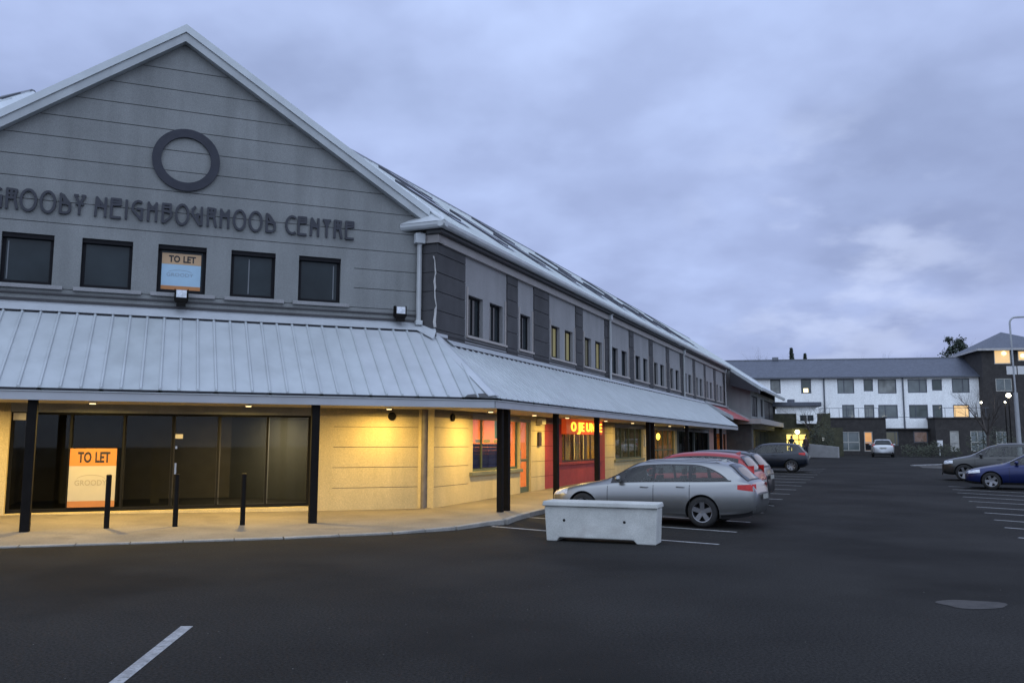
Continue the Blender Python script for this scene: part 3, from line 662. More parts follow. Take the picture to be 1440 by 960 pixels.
# shop windows and doors
def shopwin(fr, a, b_, z0, z1, mulls, fm, gm, fw=.07, trans=None, sill=True):
    w = window(fr, a, b_, z0, z1, -.14, gm, fw, mulls, 'shop_window', fm)
    if trans: t = MB(); t.box(fr, a+fw, b_-fw, -.139, -.082, trans-.03, trans+.03); build('frame', t, fm, w)
    if sill: s_ = MB(); s_.box(fr, a-.2, b_+.05, -.1, .09, z0-.1, z0-.004); build('sill', s_, mat('sill_green', (.17, .18, .13), .7, .1), w, bevel=.008)
    return w
shopwin(WF, 2.22, 5.58, .98, 2.56, (3.0,), GREENF, SHOPGLASS)
def door(fr, a, b_, z0, z1, fm, gm):
    f = MB(); fw = .09; o = -.13
    f.box(fr, a, a+fw, o, o+.06, z0, z1); f.box(fr, b_-fw, b_, o, o+.06, z0, z1); f.box(fr, a+fw, b_-fw, o, o+.058, z1-fw, z1); f.box(fr, a+fw, b_-fw, o, o+.058, z0, z0+.22); f.box(fr, a+fw, b_-fw, o, o+.057, z0+1.0, z0+1.08)
    d = build('door', f, fm, B, bevel=.006); p = MB(); p.box(fr, a+fw, b_-fw, o+.02, o+.032, z0+.2, z1-fw); build('pane', p, gm, d)
    h = MB(); h.tube([fr.P(a+.05, o+.12, z0+.95), fr.P(a+.05, o+.12, z0+1.35)], .012, 6); build('handle', h, MATS['steel'], d)
door(WF, 5.62, 6.50, .18, 2.50, GREENF, SHOPGLASS)
shopwin(WF, 9.45, 13.9, 1.08, 2.55, (10.0, 10.95, 12.0, 13.0), mat('brown_frame', (.05, .03, .02), .5), SHOPGLASS, sill=False)
shopwin(WF, 16.1, 20.75, 1.06, 2.56, (17.3, 18.6, 19.7), GREENF, SHOPGLASS, trans=None)
shopwin(WF, 23.0, 27.8, .4, 2.56, (24.2, 25.3, 26.5), GREENF, SHOPGLASS, trans=1.4, sill=False)
shopwin(WF, 28.8, 33.0, .9, 2.5, (30.2, 31.6), FRAME, DARKGLASS); shopwin(WF, 33.4, 38.0, .6, 2.5, (34.9, 36.4), FRAME, DARKGLASS)
shopwin(WF, 40.0, 43.4, .7, 2.5, (41.7,), mat('brown_frame', (.05, .03, .02), .5), SHOPGLASS, sill=False); shopwin(WF, 43.8, 45.2, .5, 2.5, (), FRAME, DARKGLASS, sill=False)
def room(fr, a, b_, depth, wallm, floor=.2, back=None):
    r = MB(); o0, o1 = -.17, -depth
    r.poly([fr.P(a, o1, floor), fr.P(b_, o1, floor), fr.P(b_, o1, 2.6), fr.P(a, o1, 2.6)]); r.poly([fr.P(a, o0, floor), fr.P(a, o1, floor), fr.P(a, o1, 2.6), fr.P(a, o0, 2.6)]); r.poly([fr.P(b_, o0, floor), fr.P(b_, o1, floor), fr.P(b_, o1, 2.6), fr.P(b_, o0, 2.6)])
    r.poly([fr.P(a, o0, floor), fr.P(b_, o0, floor), fr.P(b_, o1, floor), fr.P(a, o1, floor)], 1); r.poly([fr.P(a, o0, 2.59), fr.P(b_, o0, 2.59), fr.P(b_, o1, 2.59), fr.P(a, o1, 2.59)], 2)
    build('interior', r, [wallm, mat('shop_floor', (.25, .22, .18), .6, .1), mat('shop_ceiling', (.6, .58, .5), .8, .03)], B, recalc=False)
room(WF, 1.98, 6.9, 3.2, mat('orange_wall', (.75, .27, .11), .8, .05)); room(WF, 8.0, 14.6, 2.2, mat('ochre_wall', (.50, .34, .10), .8, .2, 2))
room(WF, 15.6, 21.5, 2.6, mat('dim_wall', (.30, .28, .20), .8, .3, 2)); room(WF, 22.2, 28.3, 2.4, mat('brown_wall', (.38, .22, .08), .8, .2, 2), .25); room(WF, 28.5, 38.2, 2.6, mat('unit_wall', (.22, .20, .17), .9), .3)
room(WF, 39.5, 45.3, 2.4, mat('amber_wall', (.75, .38, .12), .8, .1, 2), .45)

# --- lamps under the canopy (fittings and light)
def area(loc, size, watt, col, rot=(0, 0, 0), shape='DISK', sy=None):
    l = bpy.data.lights.new('lamp', 'AREA'); l.shape = shape; l.size = size; l.energy = watt; l.color = col
    if sy: l.size_y = sy
    o = bpy.data.objects.new('lamp_light', l); COL.objects.link(o); o.location = loc; o.rotation_euler = rot; return o
WARM = (1.0, .69, .20)
fit_m = mat('lamp_lens', (.8, .7, .5), .4, 0, emit=(1.0, .75, .35), estr=3)
def soffit_lamp(fr, s, o, watt, label, zc=2.598):
    loc = fr.P(s, o, zc); b = MB(); b.tube([(loc.x, loc.y, zc), (loc.x, loc.y, zc-.035)], .08, 16)
    r = thing('soffit_light', tuple(loc), 0, label, 'ceiling light', 'round lights in the canopy soffit')
    build('housing', b, WHITEP, r); b = MB(); b.tube([(loc.x, loc.y, zc-.0355), (loc.x, loc.y, zc-.048)], .06, 16); build('lens', b, fit_m, r)
    a = area((loc.x, loc.y, zc-.056), .16, watt, WARM); a.parent = r; a.location = (0, 0, -.056); a.name = 'bulb'; a.data.spread = radians(175)
GL = 'the row in front of the glazed unit'
soffit_lamp(GF, -10.4, 1.2, 100, 'round soffit light at the far left end of the gable canopy')
soffit_lamp(GF, -7.35, 1.2, 115, 'round soffit light above the large orange and white to let board')
soffit_lamp(GF, -4.25, 1.2, 115, 'round soffit light above the bollard nearest the cream wall')
soffit_lamp(GF, -1.0, .85, 62, 'round soffit light close to the cream wall beside the brown downpipe')
for s, wt, lb in ((1.3, 80, 'round soffit light beside the corner of the wing wall'), (4.4, 66, 'round soffit light over the first shop window past the corner'), (7.3, 60, 'round soffit light over the cream pillar with the intercom'),
              (11.6, 26, 'round soffit light over the red shopfront'), (15.4, 30, 'round soffit light over the cream pillar past the red shop'), (19.0, 14, 'round soffit light over the green framed shop window'), (22.3, 34, 'round soffit light over the pillar with the yellow lamp'), (26.0, 10, 'round soffit light over the ochre lit shop window'), (41.6, 0, None)):
    if lb: soffit_lamp(WF, s, .95, wt, lb)
for s0, s1, dpt, wt, cl in ((2.4, 6.4, 1.6, 300, (1, .74, .42)), (9, 14, 1.1, 200, (1, .75, .35)), (16.4, 21, 1.3, 28, (.95, .85, .6)), (23, 28, 1.2, 90, (1, .75, .35)), (40, 43.5, 1.2, 160, (1, .62, .22))):
    p = WF.P((s0+s1)/2, -dpt, 2.55); a = area(tuple(p), .5, wt, cl, (0, 0, radians(90-23)), 'RECTANGLE', .3); a.data.size = (s1-s0)*.7; a.parent = B; a.location = p-Vector((CX, CY, 0)); a.name = 'shop_ceiling_light'
    t = MB(); t.box(WF, s0+.3, s1-.3, -dpt-.1, -dpt+.1, 2.560, 2.588); build('tube_light', t, mat('tube_glow', (.8, .8, .7), .5, 0, emit=cl, estr=2.2), B)
p = GF.P(-3.6, -2.2, 2.5); a = area(tuple(p), .6, 60, (1, .8, .5)); a.parent = B; a.location = p-Vector((CX, CY, 0)); a.name = 'unit_ceiling_light'

# --- small things on the walls
def disc(fr, s, o, z, r, t, n=20):
    b = MB(); b.tube([fr.P(s, o, z), fr.P(s, o+t, z)], r, n); return b
r = MB()
R1_, R0_ = .745, .545; cxx, czz = -5.76, 8.33
n = 64
for k in range(n):
    a0, a1 = 2*pi*k/n, 2*pi*(k+1)/n
    q = [GF.P(cxx+R1_*cos(a0), .012, czz+R1_*sin(a0)), GF.P(cxx+R1_*cos(a1), .012, czz+R1_*sin(a1)), GF.P(cxx+R0_*cos(a1), .012, czz+R0_*sin(a1)), GF.P(cxx+R0_*cos(a0), .012, czz+R0_*sin(a0))]
    off = Vector((GF.n[0], GF.n[1], 0))*.05; i = len(r.v)
    p4 = [v+off for v in q]
    r.poly(p4); r.poly([q[0], q[1], p4[1], p4[0]]); r.poly([q[3], q[2], p4[2], p4[3]])
single('ring_emblem', r, mat('ring_paint', (.015, .017, .028), .7, .15), tuple(GF.P(cxx, .01, czz)), 'large dark plain ring high on the grey gable above the lettering', 'emblem', recalc=False)
# lettering in an arts and crafts hand : strokes in a unit cell
def arc(cx_, cy_, rx, ry, a0, a1, n=12): return [(cx_+rx*cos(radians(a0+(a1-a0)*k/n)), cy_+ry*sin(radians(a0+(a1-a0)*k/n))) for k in range(n+1)]
GLY = {
 'G': [arc(.55, .62, .5, .38, 60, 180)+[(.05, .5), (.85, .0)], [(.88, 0), (.88, .58)], [(.45, .58), (.95, .58)]],
 'R': [[(.1, 0), (.1, 1), (.85, .97), (.72, .55), (.95, 0)], [(.1, .76), (.78, .76)], [(.1, .55), (.72, .55)], [(.45, .95), (.45, .5)]],
 'O': [arc(.5, .5, .45, .5, 0, 360, 28)],
 'D': [[(.12, 0), (.12, 1), (.35, .93), (.92, .5), (.95, .25)]+arc(.55, .25, .4, .25, 0, -90, 6)+[(.12, 0)], [(.12, .52), (.55, .52), (.9, .45)], [(.3, .9), (.6, .5)]],
 'Y': [[(.08, 1), (.5, .55), (.92, 1)], [(.5, .55), (.5, 0)], [(.05, 1), (.3, 1)], [(.7, 1), (.95, 1)], [(.2, .55), (.8, .55)]],
 'N': [[(.08, 0), (.15, 1), (.85, .45)], [(.88, 0), (.88, 1)], [(.1, .55), (.88, .5)], [(.35, .8), (.35, .5)]],
 'E': [[(.95, .0), (.1, 0), (.1, 1), (.92, 1), (.92, .72), (.1, .68)], [(.1, .84), (.9, .86)]],
 'I': [[(.5, 0), (.5, 1)]],
 'H': [[(.1, 0), (.1, 1)], [(.9, 0), (.9, 1)], [(.1, .62), (.9, .62)], [(.1, .95), (.5, .68), (.9, .95)], [(.1, .76), (.9, .76)]],
 'B': [[(.08, 0), (.08, 1), (.85, 1), (.85, .62), (.98, .5), (.85, .28), (.3, 0), (.08, 0)], [(.08, .62), (.95, .55)], [(.08, .82), (.85, .82)]],
 'U': [[(.3, 1), (.08, .85), (.06, .6), (.75, .02), (.92, .02), (.92, 1)], [(.5, .6), (.9, .55)], [(.5, .28), (.6, .6)]],
 'C': [arc(.58, .5, .52, .5, 60, 300, 20)],
 'T': [[(.02, .97), (.98, .97)], [(.5, .97), (.5, 0)], [(.2, .97), (.5, .6), (.8, .97)]],
}
LET = [('G', -9.68, -9.43), ('R', -9.37, -9.14), ('O', -9.10, -8.78), ('O', -8.71, -8.41), ('D', -8.34, -8.11), ('Y', -8.05, -7.82), ('N', -7.63, -7.38), ('E', -7.31, -7.09), ('I', -7.04, -6.92), ('G', -6.86, -6.63), ('H', -6.54, -6.33), ('B', -6.23, -6.02),
       ('O', -5.94, -5.65), ('U', -5.59, -5.35), ('R', -5.25, -5.04), ('H', -4.96, -4.75), ('O', -4.66, -4.38), ('O', -4.3, -4.0), ('D', -3.92, -3.69), ('C', -3.45, -3.18), ('E', -3.16, -2.95), ('N', -2.86, -2.64), ('T', -2.55, -2.37), ('R', -2.28, -2.08), ('E', -2.0, -1.79)]
T = thing('gable_lettering', tuple(GF.P(-9.7, .0, 6.8)), 0, 'dark raised letters reading GROODY NEIGHBOURHOOD CENTRE across the gable', 'sign')
LM = mat('letter_paint', (.018, .020, .030), .6, .15)
for ch, a, b_ in LET:
    m_ = MB(); hgt = .46 if ch == 'O' else .42; z0 = 7.02-hgt/2; w = b_-a; th = .027
    for stx in GLY[ch]:
        for i in range(len(stx)-1):
            (x0, y0), (x1, y1) = stx[i], stx[i+1]; X0, Y0, X1, Y1 = a+x0*w, z0+y0*hgt, a+x1*w, z0+y1*hgt
            dx, dy = X1-X0, Y1-Y0; ln = math.hypot(dx, dy) or 1; ex, ey = dx/ln*th*.6, dy/ln*th*.6; px_, py_ = -dy/ln*th, dx/ln*th
            q = [(X0-ex+px_, Y0-ey+py_), (X1+ex+px_, Y1+ey+py_), (X1+ex-px_, Y1+ey-py_), (X0-ex-px_, Y0-ey-py_)]
            e = random.uniform(0, .004)
            m_.prism([GF.P(x, .015, y) for x, y in q], [GF.P(x, .055+e, y) for x, y in q])
    build('letter', m_, LM, T)
# floodlights
def flood(fr, s, z, label, tilt):
    r = thing('floodlight', tuple(fr.P(s, 0, z)), 0, label, 'floodlight', 'floodlights on the gable ledge')
    b = MB(); b.box(fr, s-.13, s+.13, .10, .26, z-.17, z+.12); build('housing', b, BLACKM, r, bevel=.015)
    b = MB(); b.box(fr, s-.11, s+.11, .262, .268, z-.06, z+.11); b2 = build('lens', b, mat('flood_lens', (.55, .57, .6), .15, .3, 20), r)
    b = MB(); b.box(fr, s-.03, s+.03, .0, .10, z-.06, z+.02); b.box(fr, s-.15, s-.132, .08, .24, z-.12, z+.14); b.box(fr, s+.132, s+.15, .08, .24, z-.12, z+.14); b.box(fr, s-.1, s+.1, .2, .28, z-.26, z-.172); build('bracket', b, BLACKM, r)
flood(GF, -5.73, 5.10, 'black floodlight on the ledge below the poster window', 0); flood(GF, -.60, 5.03, 'black floodlight on the ledge beside the white downpipe', 0)
# to-let boards
ORG = mat('board_orange', (.50, .19, .035), .6, .05); CRM = mat('board_cream', (.44, .40, .31), .6, .04); BLU = mat('board_pale_blue', (.30, .44, .55), .6, .04); TXT = mat('print_black', (.012, .010, .010), .6, 0); TXG = mat('print_grey', (.30, .27, .20), .6, 0)
def tolet(fr, a, b_, z0, z1, o, mid, label, grp, txg):
    r = thing('to_let_board', tuple(fr.P((a+b_)/2, o, z0)), 0, label, 'sign'); h = z1-z0; w = b_-a
    b = MB(); b.box(fr, a, b_, o, o+.012, z0, z1, 0); zt = z1-h*.30; zb = z0+h*.105
    build('board', b, mid, r)
    b = MB(); b.box(fr, a, b_, o+.0125, o+.015, zt, z1); build('header_band', b, ORG, r); b = MB(); b.box(fr, a, b_, o+.0125, o+.015, z0, zb); build('footer_band', b, mat('board_footer', (.42, .17, .05), .6), r)
    x = a+w*.17; sz = h*.245
    for word, x0, x1 in (('TO', .17, .46), ('LET', .54, .86)):
        t, tw = text_mesh(word, sz, .004, sz*.035); k = (x1-x0)*w/tw; t.v = [(p[0]*k, p[1], p[2]) for p in t.v]
        build('lettering', place_text(t, fr, a+x0*w, o+.018, zt+h*.065), TXT, r)
    t, tw = text_mesh('GROODY', h*.13, .003, 0); k = (.68*w)/tw; t.v = [(p[0]*k, p[1], p[2]) for p in t.v]
    build('lettering', place_text(t, fr, a+w*.13, o+.0145, z0+h*.37), txg, r)
    sw = MB(); pr = [(a+w*(.47+.30*cos(radians(q))), z0+h*(.47+.075*sin(radians(q)))) for q in range(0, 181, 12)]
    for i in range(len(pr)-1): sw.poly([fr.P(pr[i][0], o+.014, pr[i][1]-.006), fr.P(pr[i+1][0], o+.014, pr[i+1][1]-.006), fr.P(pr[i+1][0], o+.014, pr[i+1][1]+.006), fr.P(pr[i][0], o+.014, pr[i][1]+.006)])
    build('swoosh', sw, txg, r, recalc=False)
tolet(GF, -7.83, -6.90, .36, 1.63, fo+.06, CRM, 'large orange and cream TO LET board in the glazed shopfront', None, TXG)
ORG0 = ORG; ORG = mat('board_faded_orange', (.42, .27, .15), .6, .05)
tolet(GF, -6.18, -5.33, 5.27, 6.12, -.12, BLU, 'faded TO LET board with pale blue panel inside an upper gable window', None, mat('print_faded', (.22, .27, .32), .6, 0))
for s, z, w, h, lb in ((-8.84, 2.31, .24, .15, 'small pale notice at the top left of the glazed shopfront'), (-5.63, 1.90, .16, .10, 'small white notice on the glazed double door')):
    b = MB(); b.box(GF, s-w/2, s+w/2, fo+.045, fo+.05, z-h/2, z+h/2); single('window_notice', b, mat('paper', (.62, .58, .48), .8, .1, 9), tuple(GF.P(s, fo, z)), lb, 'notice')
b = disc(GF, -.72, .002, 2.42, .10, .05); single('wall_vent', b, BLACKM, tuple(GF.P(-.72, 0, 2.42)), 'round black vent high on the cream wall left of the brown downpipe', 'vent')
b = disc(WF, .95, .002, 2.42, .10, .05); single('wall_vent', b, BLACKM, tuple(WF.P(.95, 0, 2.42)), 'round black vent high on the wing wall right of the corner', 'vent')
b = MB(); b.box(WF, 7.05, 7.28, .002, .08, 1.66, 2.12); single('letter_box', b, mat('box_brown', (.05, .03, .025), .4, .2), tuple(WF.P(7.15, 0, 1.66)), 'small dark brown box fixed to the cream pillar beside the red shop', 'box', bevel=.03)
b = MB(); b.box(WF, 7.0, 7.35, .002, .2, 2.36, 2.56); single('wall_light', b, mat('lamp_cream', (.6, .55, .4), .5, 0), tuple(WF.P(7.15, 0, 2.4)), 'cream boxed lamp above the small brown box on the pillar', 'light', bevel=.02)
# lit red sign
SG = thing('shop_sign', tuple(WF.P(12, .2, 2.07)), 0, 'red lit shop sign with glowing yellow capitals above the red shopfront', 'sign')
b = MB(); b.box(WF, 9.36, 13.62, .01, .20, 2.07, 2.60); build('sign_box', b, mat('sign_red', (.55, .06, .02), .4, .1, emit=(1, .12, .02), estr=.25), SG, bevel=.01)
YEL = mat('sign_yellow', (.9, .6, .1), .5, 0, emit=(1, .50, .04), estr=2.3)
def spx(px): return px
for ch, s0, s1, dz in (('O', 9.84, 10.36, 0), ('J', 10.52, 10.83, 0), ('E', 10.97, 11.27, 0), ('U', 11.56, 12.02, 0), ('N', 12.13, 12.57, 0), ('E', 13.12, 13.48, 0)):
    t, tw = text_mesh(ch, .46, .03, .006); k = (s1-s0)/tw; t.v = [(p[0]*k, p[1], p[2]) for p in t.v]; build('letter', place_text(t, WF, s0, .215, 2.18), YEL, SG)
a = area(tuple(WF.P(12.3, .4, 2.3)), .3, 3.0, (1, .35, .08), shape='RECTANGLE', sy=.4); a.data.size = 3.5; a.parent = SG; a.location = (WF.P(12.3, .30, 2.33)-WF.P(12, .2, 2.07)); a.rotation_euler = (radians(90), 0, radians(90-23)); a.name = 'sign_glow'
# blue crates in the first window
CR = mat('crate_blue', (.03, .05, .30), .5, .1)
def crate_mb(fr, s, o, z):
    b = MB(); w, d, h, t = .50, .34, .085, .012
    b.box(fr, s, s+w, o-d, o-d+t, z, z+h); b.box(fr, s, s+w, o-t, o, z, z+h); b.box(fr, s, s+t, o-d+t, o-t, z, z+h); b.box(fr, s+w-t, s+w, o-d+t, o-t, z, z+h); b.box(fr, s+t, s+w-t, o-d+t, o-t, z+.002, z+.014)
    b.box(fr, s-.01, s+w+.01, o-.002, o+.012, z+h-.022, z+h-.002); return b
stack_names = ['leftmost', 'second', 'third', 'fourth', 'rightmost']
for k in range(5):
    s = 2.62+k*.56; n = 7 if k != 1 else 7
    first = None
    for j in range(n):
        z = 1.06+j*.098; rank = ['bottom', 'second', 'third', 'fourth', 'fifth', 'sixth', 'top'][j]
        if first is None:
            first = single('crate', crate_mb(WF, s, -.22, z), CR, tuple(WF.P(s+.25, -.39, z)), '', 'crate'); c = first
        else: c = first.copy(); COL.objects.link(c); c.location = WF.P(s+.25, -.39, z)
        setp(c, f'blue plastic crate, {rank} of the {stack_names[k]} stack in the orange shop window', 'crate', 'blue crates stacked in the shop window')
tb = MB(); tb.box(WF, 2.5, 5.45, -.62, -.18, .99, 1.04); single('display_shelf', tb, WHITEP, tuple(WF.P(4, -.4, .99)), 'low white shelf inside the first shop window carrying blue crates', 'shelf')
for k, (s, w) in enumerate(((2.75, .3), (3.2, .32), (3.75, .45), (4.5, .4))):
    b = MB(); b.box(WF, s, s+w, -.4, -.385, 1.765, 1.86); single('price_card', b, mat('card_yellow', (.8, .66, .06), .6) if k > 1 else mat('card_white', (.7, .7, .65), .6), tuple(WF.P(s, -.4, 1.765)), ['white price card above the leftmost blue crates', 'white price card above the second stack of blue crates', 'yellow price card above the third stack of blue crates', 'yellow price card above the fourth stack of blue crates'][k], 'card')
b = MB(); b.box(WF, 5.0, 5.4, -.6, -.58, 1.9, 2.5); single('poster', b, mat('poster_green', (.10, .35, .18), .6, .2, 6), tuple(WF.P(5.2, -.6, 1.9)), 'green poster hanging behind the first shop window near the door', 'poster')
b = MB(); b.box(WF, 3.4, 4.3, -3.15, -3.1, 1.9, 2.0); single('shelf_light', b, mat('shelf_glow', (.8, .6, .3), .5, 0, emit=(1, .7, .2), estr=1.2), tuple(WF.P(3.8, -3.1, 1.9)), 'glowing yellow strip on the orange back wall of the first shop', 'light')
for k, (s, w, mm) in enumerate(((9.25, .28, 0), (10.0, .45, 0), (10.55, .3, 1), (11.1, .5, 0), (11.7, .28, 1), (12.2, .55, 0), (12.85, .25, 1), (13.3, .4, 0))):
    b = MB(); b.box(WF, s, s+w, -.5, -.47, 1.12, 2.1); single('display_banner', b, (mat('banner_pale', (.62, .56, .30), .7, .25, 4), mat('banner_brown', (.16, .10, .05), .7, .3, 6))[mm], tuple(WF.P(s, -.5, 1.12)), f"{['pale yellow','dark brown'][mm]} hanging banner, {['first','second','third','fourth','fifth','sixth','seventh','eighth'][k]} from the left in the red shop window", 'banner')
for k, (s, z0, z1, w) in enumerate(((16.6, 1.3, 2.2, .3), (17.5, 1.1, 1.9, .5), (18.9, 1.5, 2.3, .25), (19.2, 1.1, 1.6, .4), (20.0, 1.3, 2.3, .22))):
    b = MB(); b.box(WF, s, s+w, -.7, -.66, z0, z1); single('shop_poster', b, mat('poster_grey', (.30, .30, .27), .7, .4, 5), tuple(WF.P(s, -.7, z0)), f"grey poster, {['first','second','third','fourth','fifth'][k]} from the left inside the green framed shop window", 'poster')
b = MB(); b.ico(WF.P(23.35, .12, 2.07), .10, 0, (1, 1, 1.7), 2); YL = single('wall_lamp', b, mat('yellow_lamp', (.9, .7, .1), .4, 0, emit=(1, .72, .08), estr=3.0), tuple(WF.P(23.35, 0, 2.07)), 'small glowing yellow lamp on the wall between the green shopfronts', 'lamp', smooth=True)
b = MB(); b.box(WF, 20.95, 21.25, .002, .05, 1.6, 2.15); single('wall_poster', b, mat('paper', (.62, .58, .48), .8), tuple(WF.P(21, 0, 1.6)), 'pale notice fixed to the cream pillar right of the green framed window', 'notice')

# --- far projecting block of the centre
fb_ = MB()
H2 = [(45.9, 49.2, 3.72, 5.25), (51.2, 52.6, 3.8, 5.2), (53.6, 61, 3.72, 5.25)]
fb_.wall(WF, S1, 62, 3.0, 5.6, 1.8, H2, .2, 0)
fb_.poly([WF.P(S1, 0, 0), WF.P(S1, 1.8, 0), WF.P(S1, 1.8, 3.1), WF.P(S1, 0, 3.1)], 1); fb_.poly([WF.P(S1, 0, 3.1), WF.P(S1, 1.8, 3.1), WF.P(S1, 1.8, roofz(1.8)-.05), WF.P(S1, 0, 7.3)])
fb_.wall(WF, S1, 62, 0, 3.0, 1.8, [(46.4, 60.8, .5, 2.8)], .6, 1)
fb_.poly([WF.P(S1+.01, 1.8, roofz(1.8)-.06), WF.P(62, 1.8, roofz(1.8)-.06), WF.P(62, 2.6, roofz(2.6)-.06), WF.P(S1+.01, 2.6, roofz(2.6)-.06)], 2)
build('wall', fb_, [RENDER_G, mat('dark_shop', (.05, .05, .05), .8, .2), RENDER_D], B, recalc=False)
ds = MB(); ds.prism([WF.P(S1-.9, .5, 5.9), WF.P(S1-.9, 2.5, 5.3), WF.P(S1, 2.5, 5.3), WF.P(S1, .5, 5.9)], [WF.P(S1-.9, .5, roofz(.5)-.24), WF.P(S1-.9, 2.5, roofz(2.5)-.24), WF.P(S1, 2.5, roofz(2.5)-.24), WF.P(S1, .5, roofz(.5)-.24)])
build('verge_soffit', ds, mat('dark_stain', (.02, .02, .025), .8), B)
for a, b_, z0, z1 in H2: window(WF, a, b_, z0, z1, 1.70, mat('dark_cladding', (.03, .03, .034), .5, .2, 2), .08, (a+(b_-a)*.55,))
window(WF, 46.4, 60.8, .5, 2.8, 1.25, GLASSU, .08, (49, 52, 55, 58), 'shop_window')
bf = MB(); bf.box(EF, -3.0, -.6, -(S1-.02)-0.0, -(S1-.4), 3.15, 3.5) if False else None
bf.box(WF, S1-.9, S1+.0, 1.0, 2.6, 3.12, 3.5); bf.box(WF, S1, 62, 1.85, 2.6, 3.12, 3.5)
build('canopy_fascia', bf, mat('beige_band', (.27, .25, .24), .7, .08), B)
rd = MB(); rd.prism([WF.P(36.6, .03, 4.25), WF.P(S1-.3, .03, 4.25), WF.P(S1-.3, 1.8, 3.3), WF.P(36.6, 1.8, 3.3)], [WF.P(36.6, .03, 4.30), WF.P(S1-.3, .03, 4.30), WF.P(S1-.3, 1.8, 3.35), WF.P(36.6, 1.8, 3.35)], 0)
rd.box(WF, 36.5, 36.6, 0, 1.85, 3.2, 4.35, 1) if False else None
build('red_canopy', rd, mat('red_polycarbonate', (.42, .10, .10), .35, .2, 1.0), B)
rp_ = MB(); rp_.prism([WF.P(36.32, .02, 4.2), WF.P(36.55, .02, 4.2), WF.P(36.55, 1.85, 3.2), WF.P(36.32, 1.85, 3.2)], [WF.P(36.32, .02, 4.45), WF.P(36.55, .02, 4.45), WF.P(36.55, 1.85, 3.45), WF.P(36.32, 1.85, 3.45)])
rp_.prism([WF.P(S1-.3, .02, 4.2), WF.P(S1-.05, .02, 4.2), WF.P(S1-.05, 1.85, 3.2), WF.P(S1-.3, 1.85, 3.2)], [WF.P(S1-.3, .02, 4.42), WF.P(S1-.05, .02, 4.42), WF.P(S1-.05, 1.85, 3.42), WF.P(S1-.3, 1.85, 3.42)])
rp_.box(WF, 36.32, S1, .004, .2, 4.3, 4.42); build('canopy_upstand', rp_, BARGE, B)

# ------------------------------------------------------------------ street objects
# bollards
def bollard(x, y, label):
    zb = .055; r = thing('bollard', (x, y, zb), radians(-68), label, 'bollard', 'black steel bollards in front of the glazed shop')
    b = MB(); b.tube([(0, 0, .012), (0, 0, 1.06)], .05, 16); b.tube([(0, 0, 1.061), (0, 0, 1.075), (0, 0, 1.09)], [.052, .052, .03], 16); build('post', b, BLACKM, r, local=True, auto=40)
    b = MB(); f0 = Fr(0, 0, 90); b.box(f0, -.14, .14, -.09, .09, 0, .012); build('base_plate', b, mat('plate_steel', (.05, .04, .035), .6, .2), r, local=True, bevel=.003)
    b = MB()
    for q in (-.11, .11):
        for w in (-.06, .06): b.tube([(q, w, .0125), (q, w, .024)], .011, 6)
    build('bolt', b, MATS['steel'], r, local=True)
    return r
for (px_, py_, lb) in ((-7.86, 16.86, 'black bollard in front of the large orange to let board'), (-6.70, 17.30, 'black bollard in the middle of the three, before the double door'), (-5.49, 17.72, 'black bollard closest to the right hand canopy post')):
    bollard(px_, py_, lb)
# concrete planter block
a_ = math.atan2(15.23-15.94, 2.51-.63); PL = thing('concrete_block', (.63, 15.94, 0), a_, 'long whitewashed concrete trough block standing on the asphalt', 'barrier')
b = MB(); Lp, Hp, Dp = 2.02, .72, .55
def bl4(x0, x1, y0, y1, z): return [(x0, y0, z), (x1, y0, z), (x1, y1, z), (x0, y1, z)]
# body with two feet (bottom notch) : front silhouette extruded in y with slight taper
sil_b = [(.0, 0), (.20, 0), (.24, .07), (Lp-.40, .07), (Lp-.34, 0), (Lp, 0), (Lp+.03, Hp-.09), (-.04, Hp-.09)]
b.prism([(x, .03, z) for x, z in sil_b], [(x, Dp-.03, z) for x, z in sil_b])
rim = bl4(-.07, Lp+.05, -.02, Dp+.02, Hp-.088), bl4(-.06, Lp+.04, -.01, Dp+.01, Hp)
b.prism(rim[0], rim[1])
CON = mat('whitewash_concrete', (.41, .415, .39), .85, .14, 2, fine=120, bump=.3, bscale=50, stain=((.36, .35, .33), 2.5, .56, .75), dirt=.05)
pb = build('body', b, CON, PL, local=True, bevel=.02)
b = MB()
for x in (.34, 1.46): b.tube([(x, .026, .38), (x, .045, .38)], .026, 12)
build('drain_hole', b, mat('hole_black', (.008, .008, .008), .9, 0), PL, local=True)

# ------------------------------------------------------------------ cars
def pchip(xs, ys):
    xs = np.array(xs, float); ys = np.array(ys, float); h = np.diff(xs); d = np.diff(ys)/h; m = np.zeros_like(xs)
    for i in range(1, len(xs)-1):
        if d[i-1]*d[i] > 0: w1, w2 = 2*h[i]+h[i-1], h[i]+2*h[i-1]; m[i] = (w1+w2)/(w1/d[i-1]+w2/d[i])
    m[0], m[-1] = d[0], d[-1]
    def f(x):
        x = min(max(x, xs[0]), xs[-1]); i = min(int(np.searchsorted(xs, x, 'right')-1), len(h)-1); t = (x-xs[i])/h[i]
        return float((2*t**3-3*t**2+1)*ys[i]+(t**3-2*t**2+t)*h[i]*m[i]+(-2*t**3+3*t**2)*ys[i+1]+(t**3-t**2)*h[i]*m[i+1])
    return f
TYRE = mat('tyre_rubber', (.012, .012, .012), .85, .2, 8); RIM = mat('alloy', (.22, .22, .23), .35, .1, metal=.8); WELL = mat('wheel_well', (.006, .006, .006), .95, 0)
CGL = mat('car_glass', (.010, .014, .016), .05, .6, 2.0, spec=.30); SEAT = mat('seat_fabric', (.012, .012, .013), .9, .2, 8); CGT = glass('car_side_glass', (.62, .66, .64), .8)
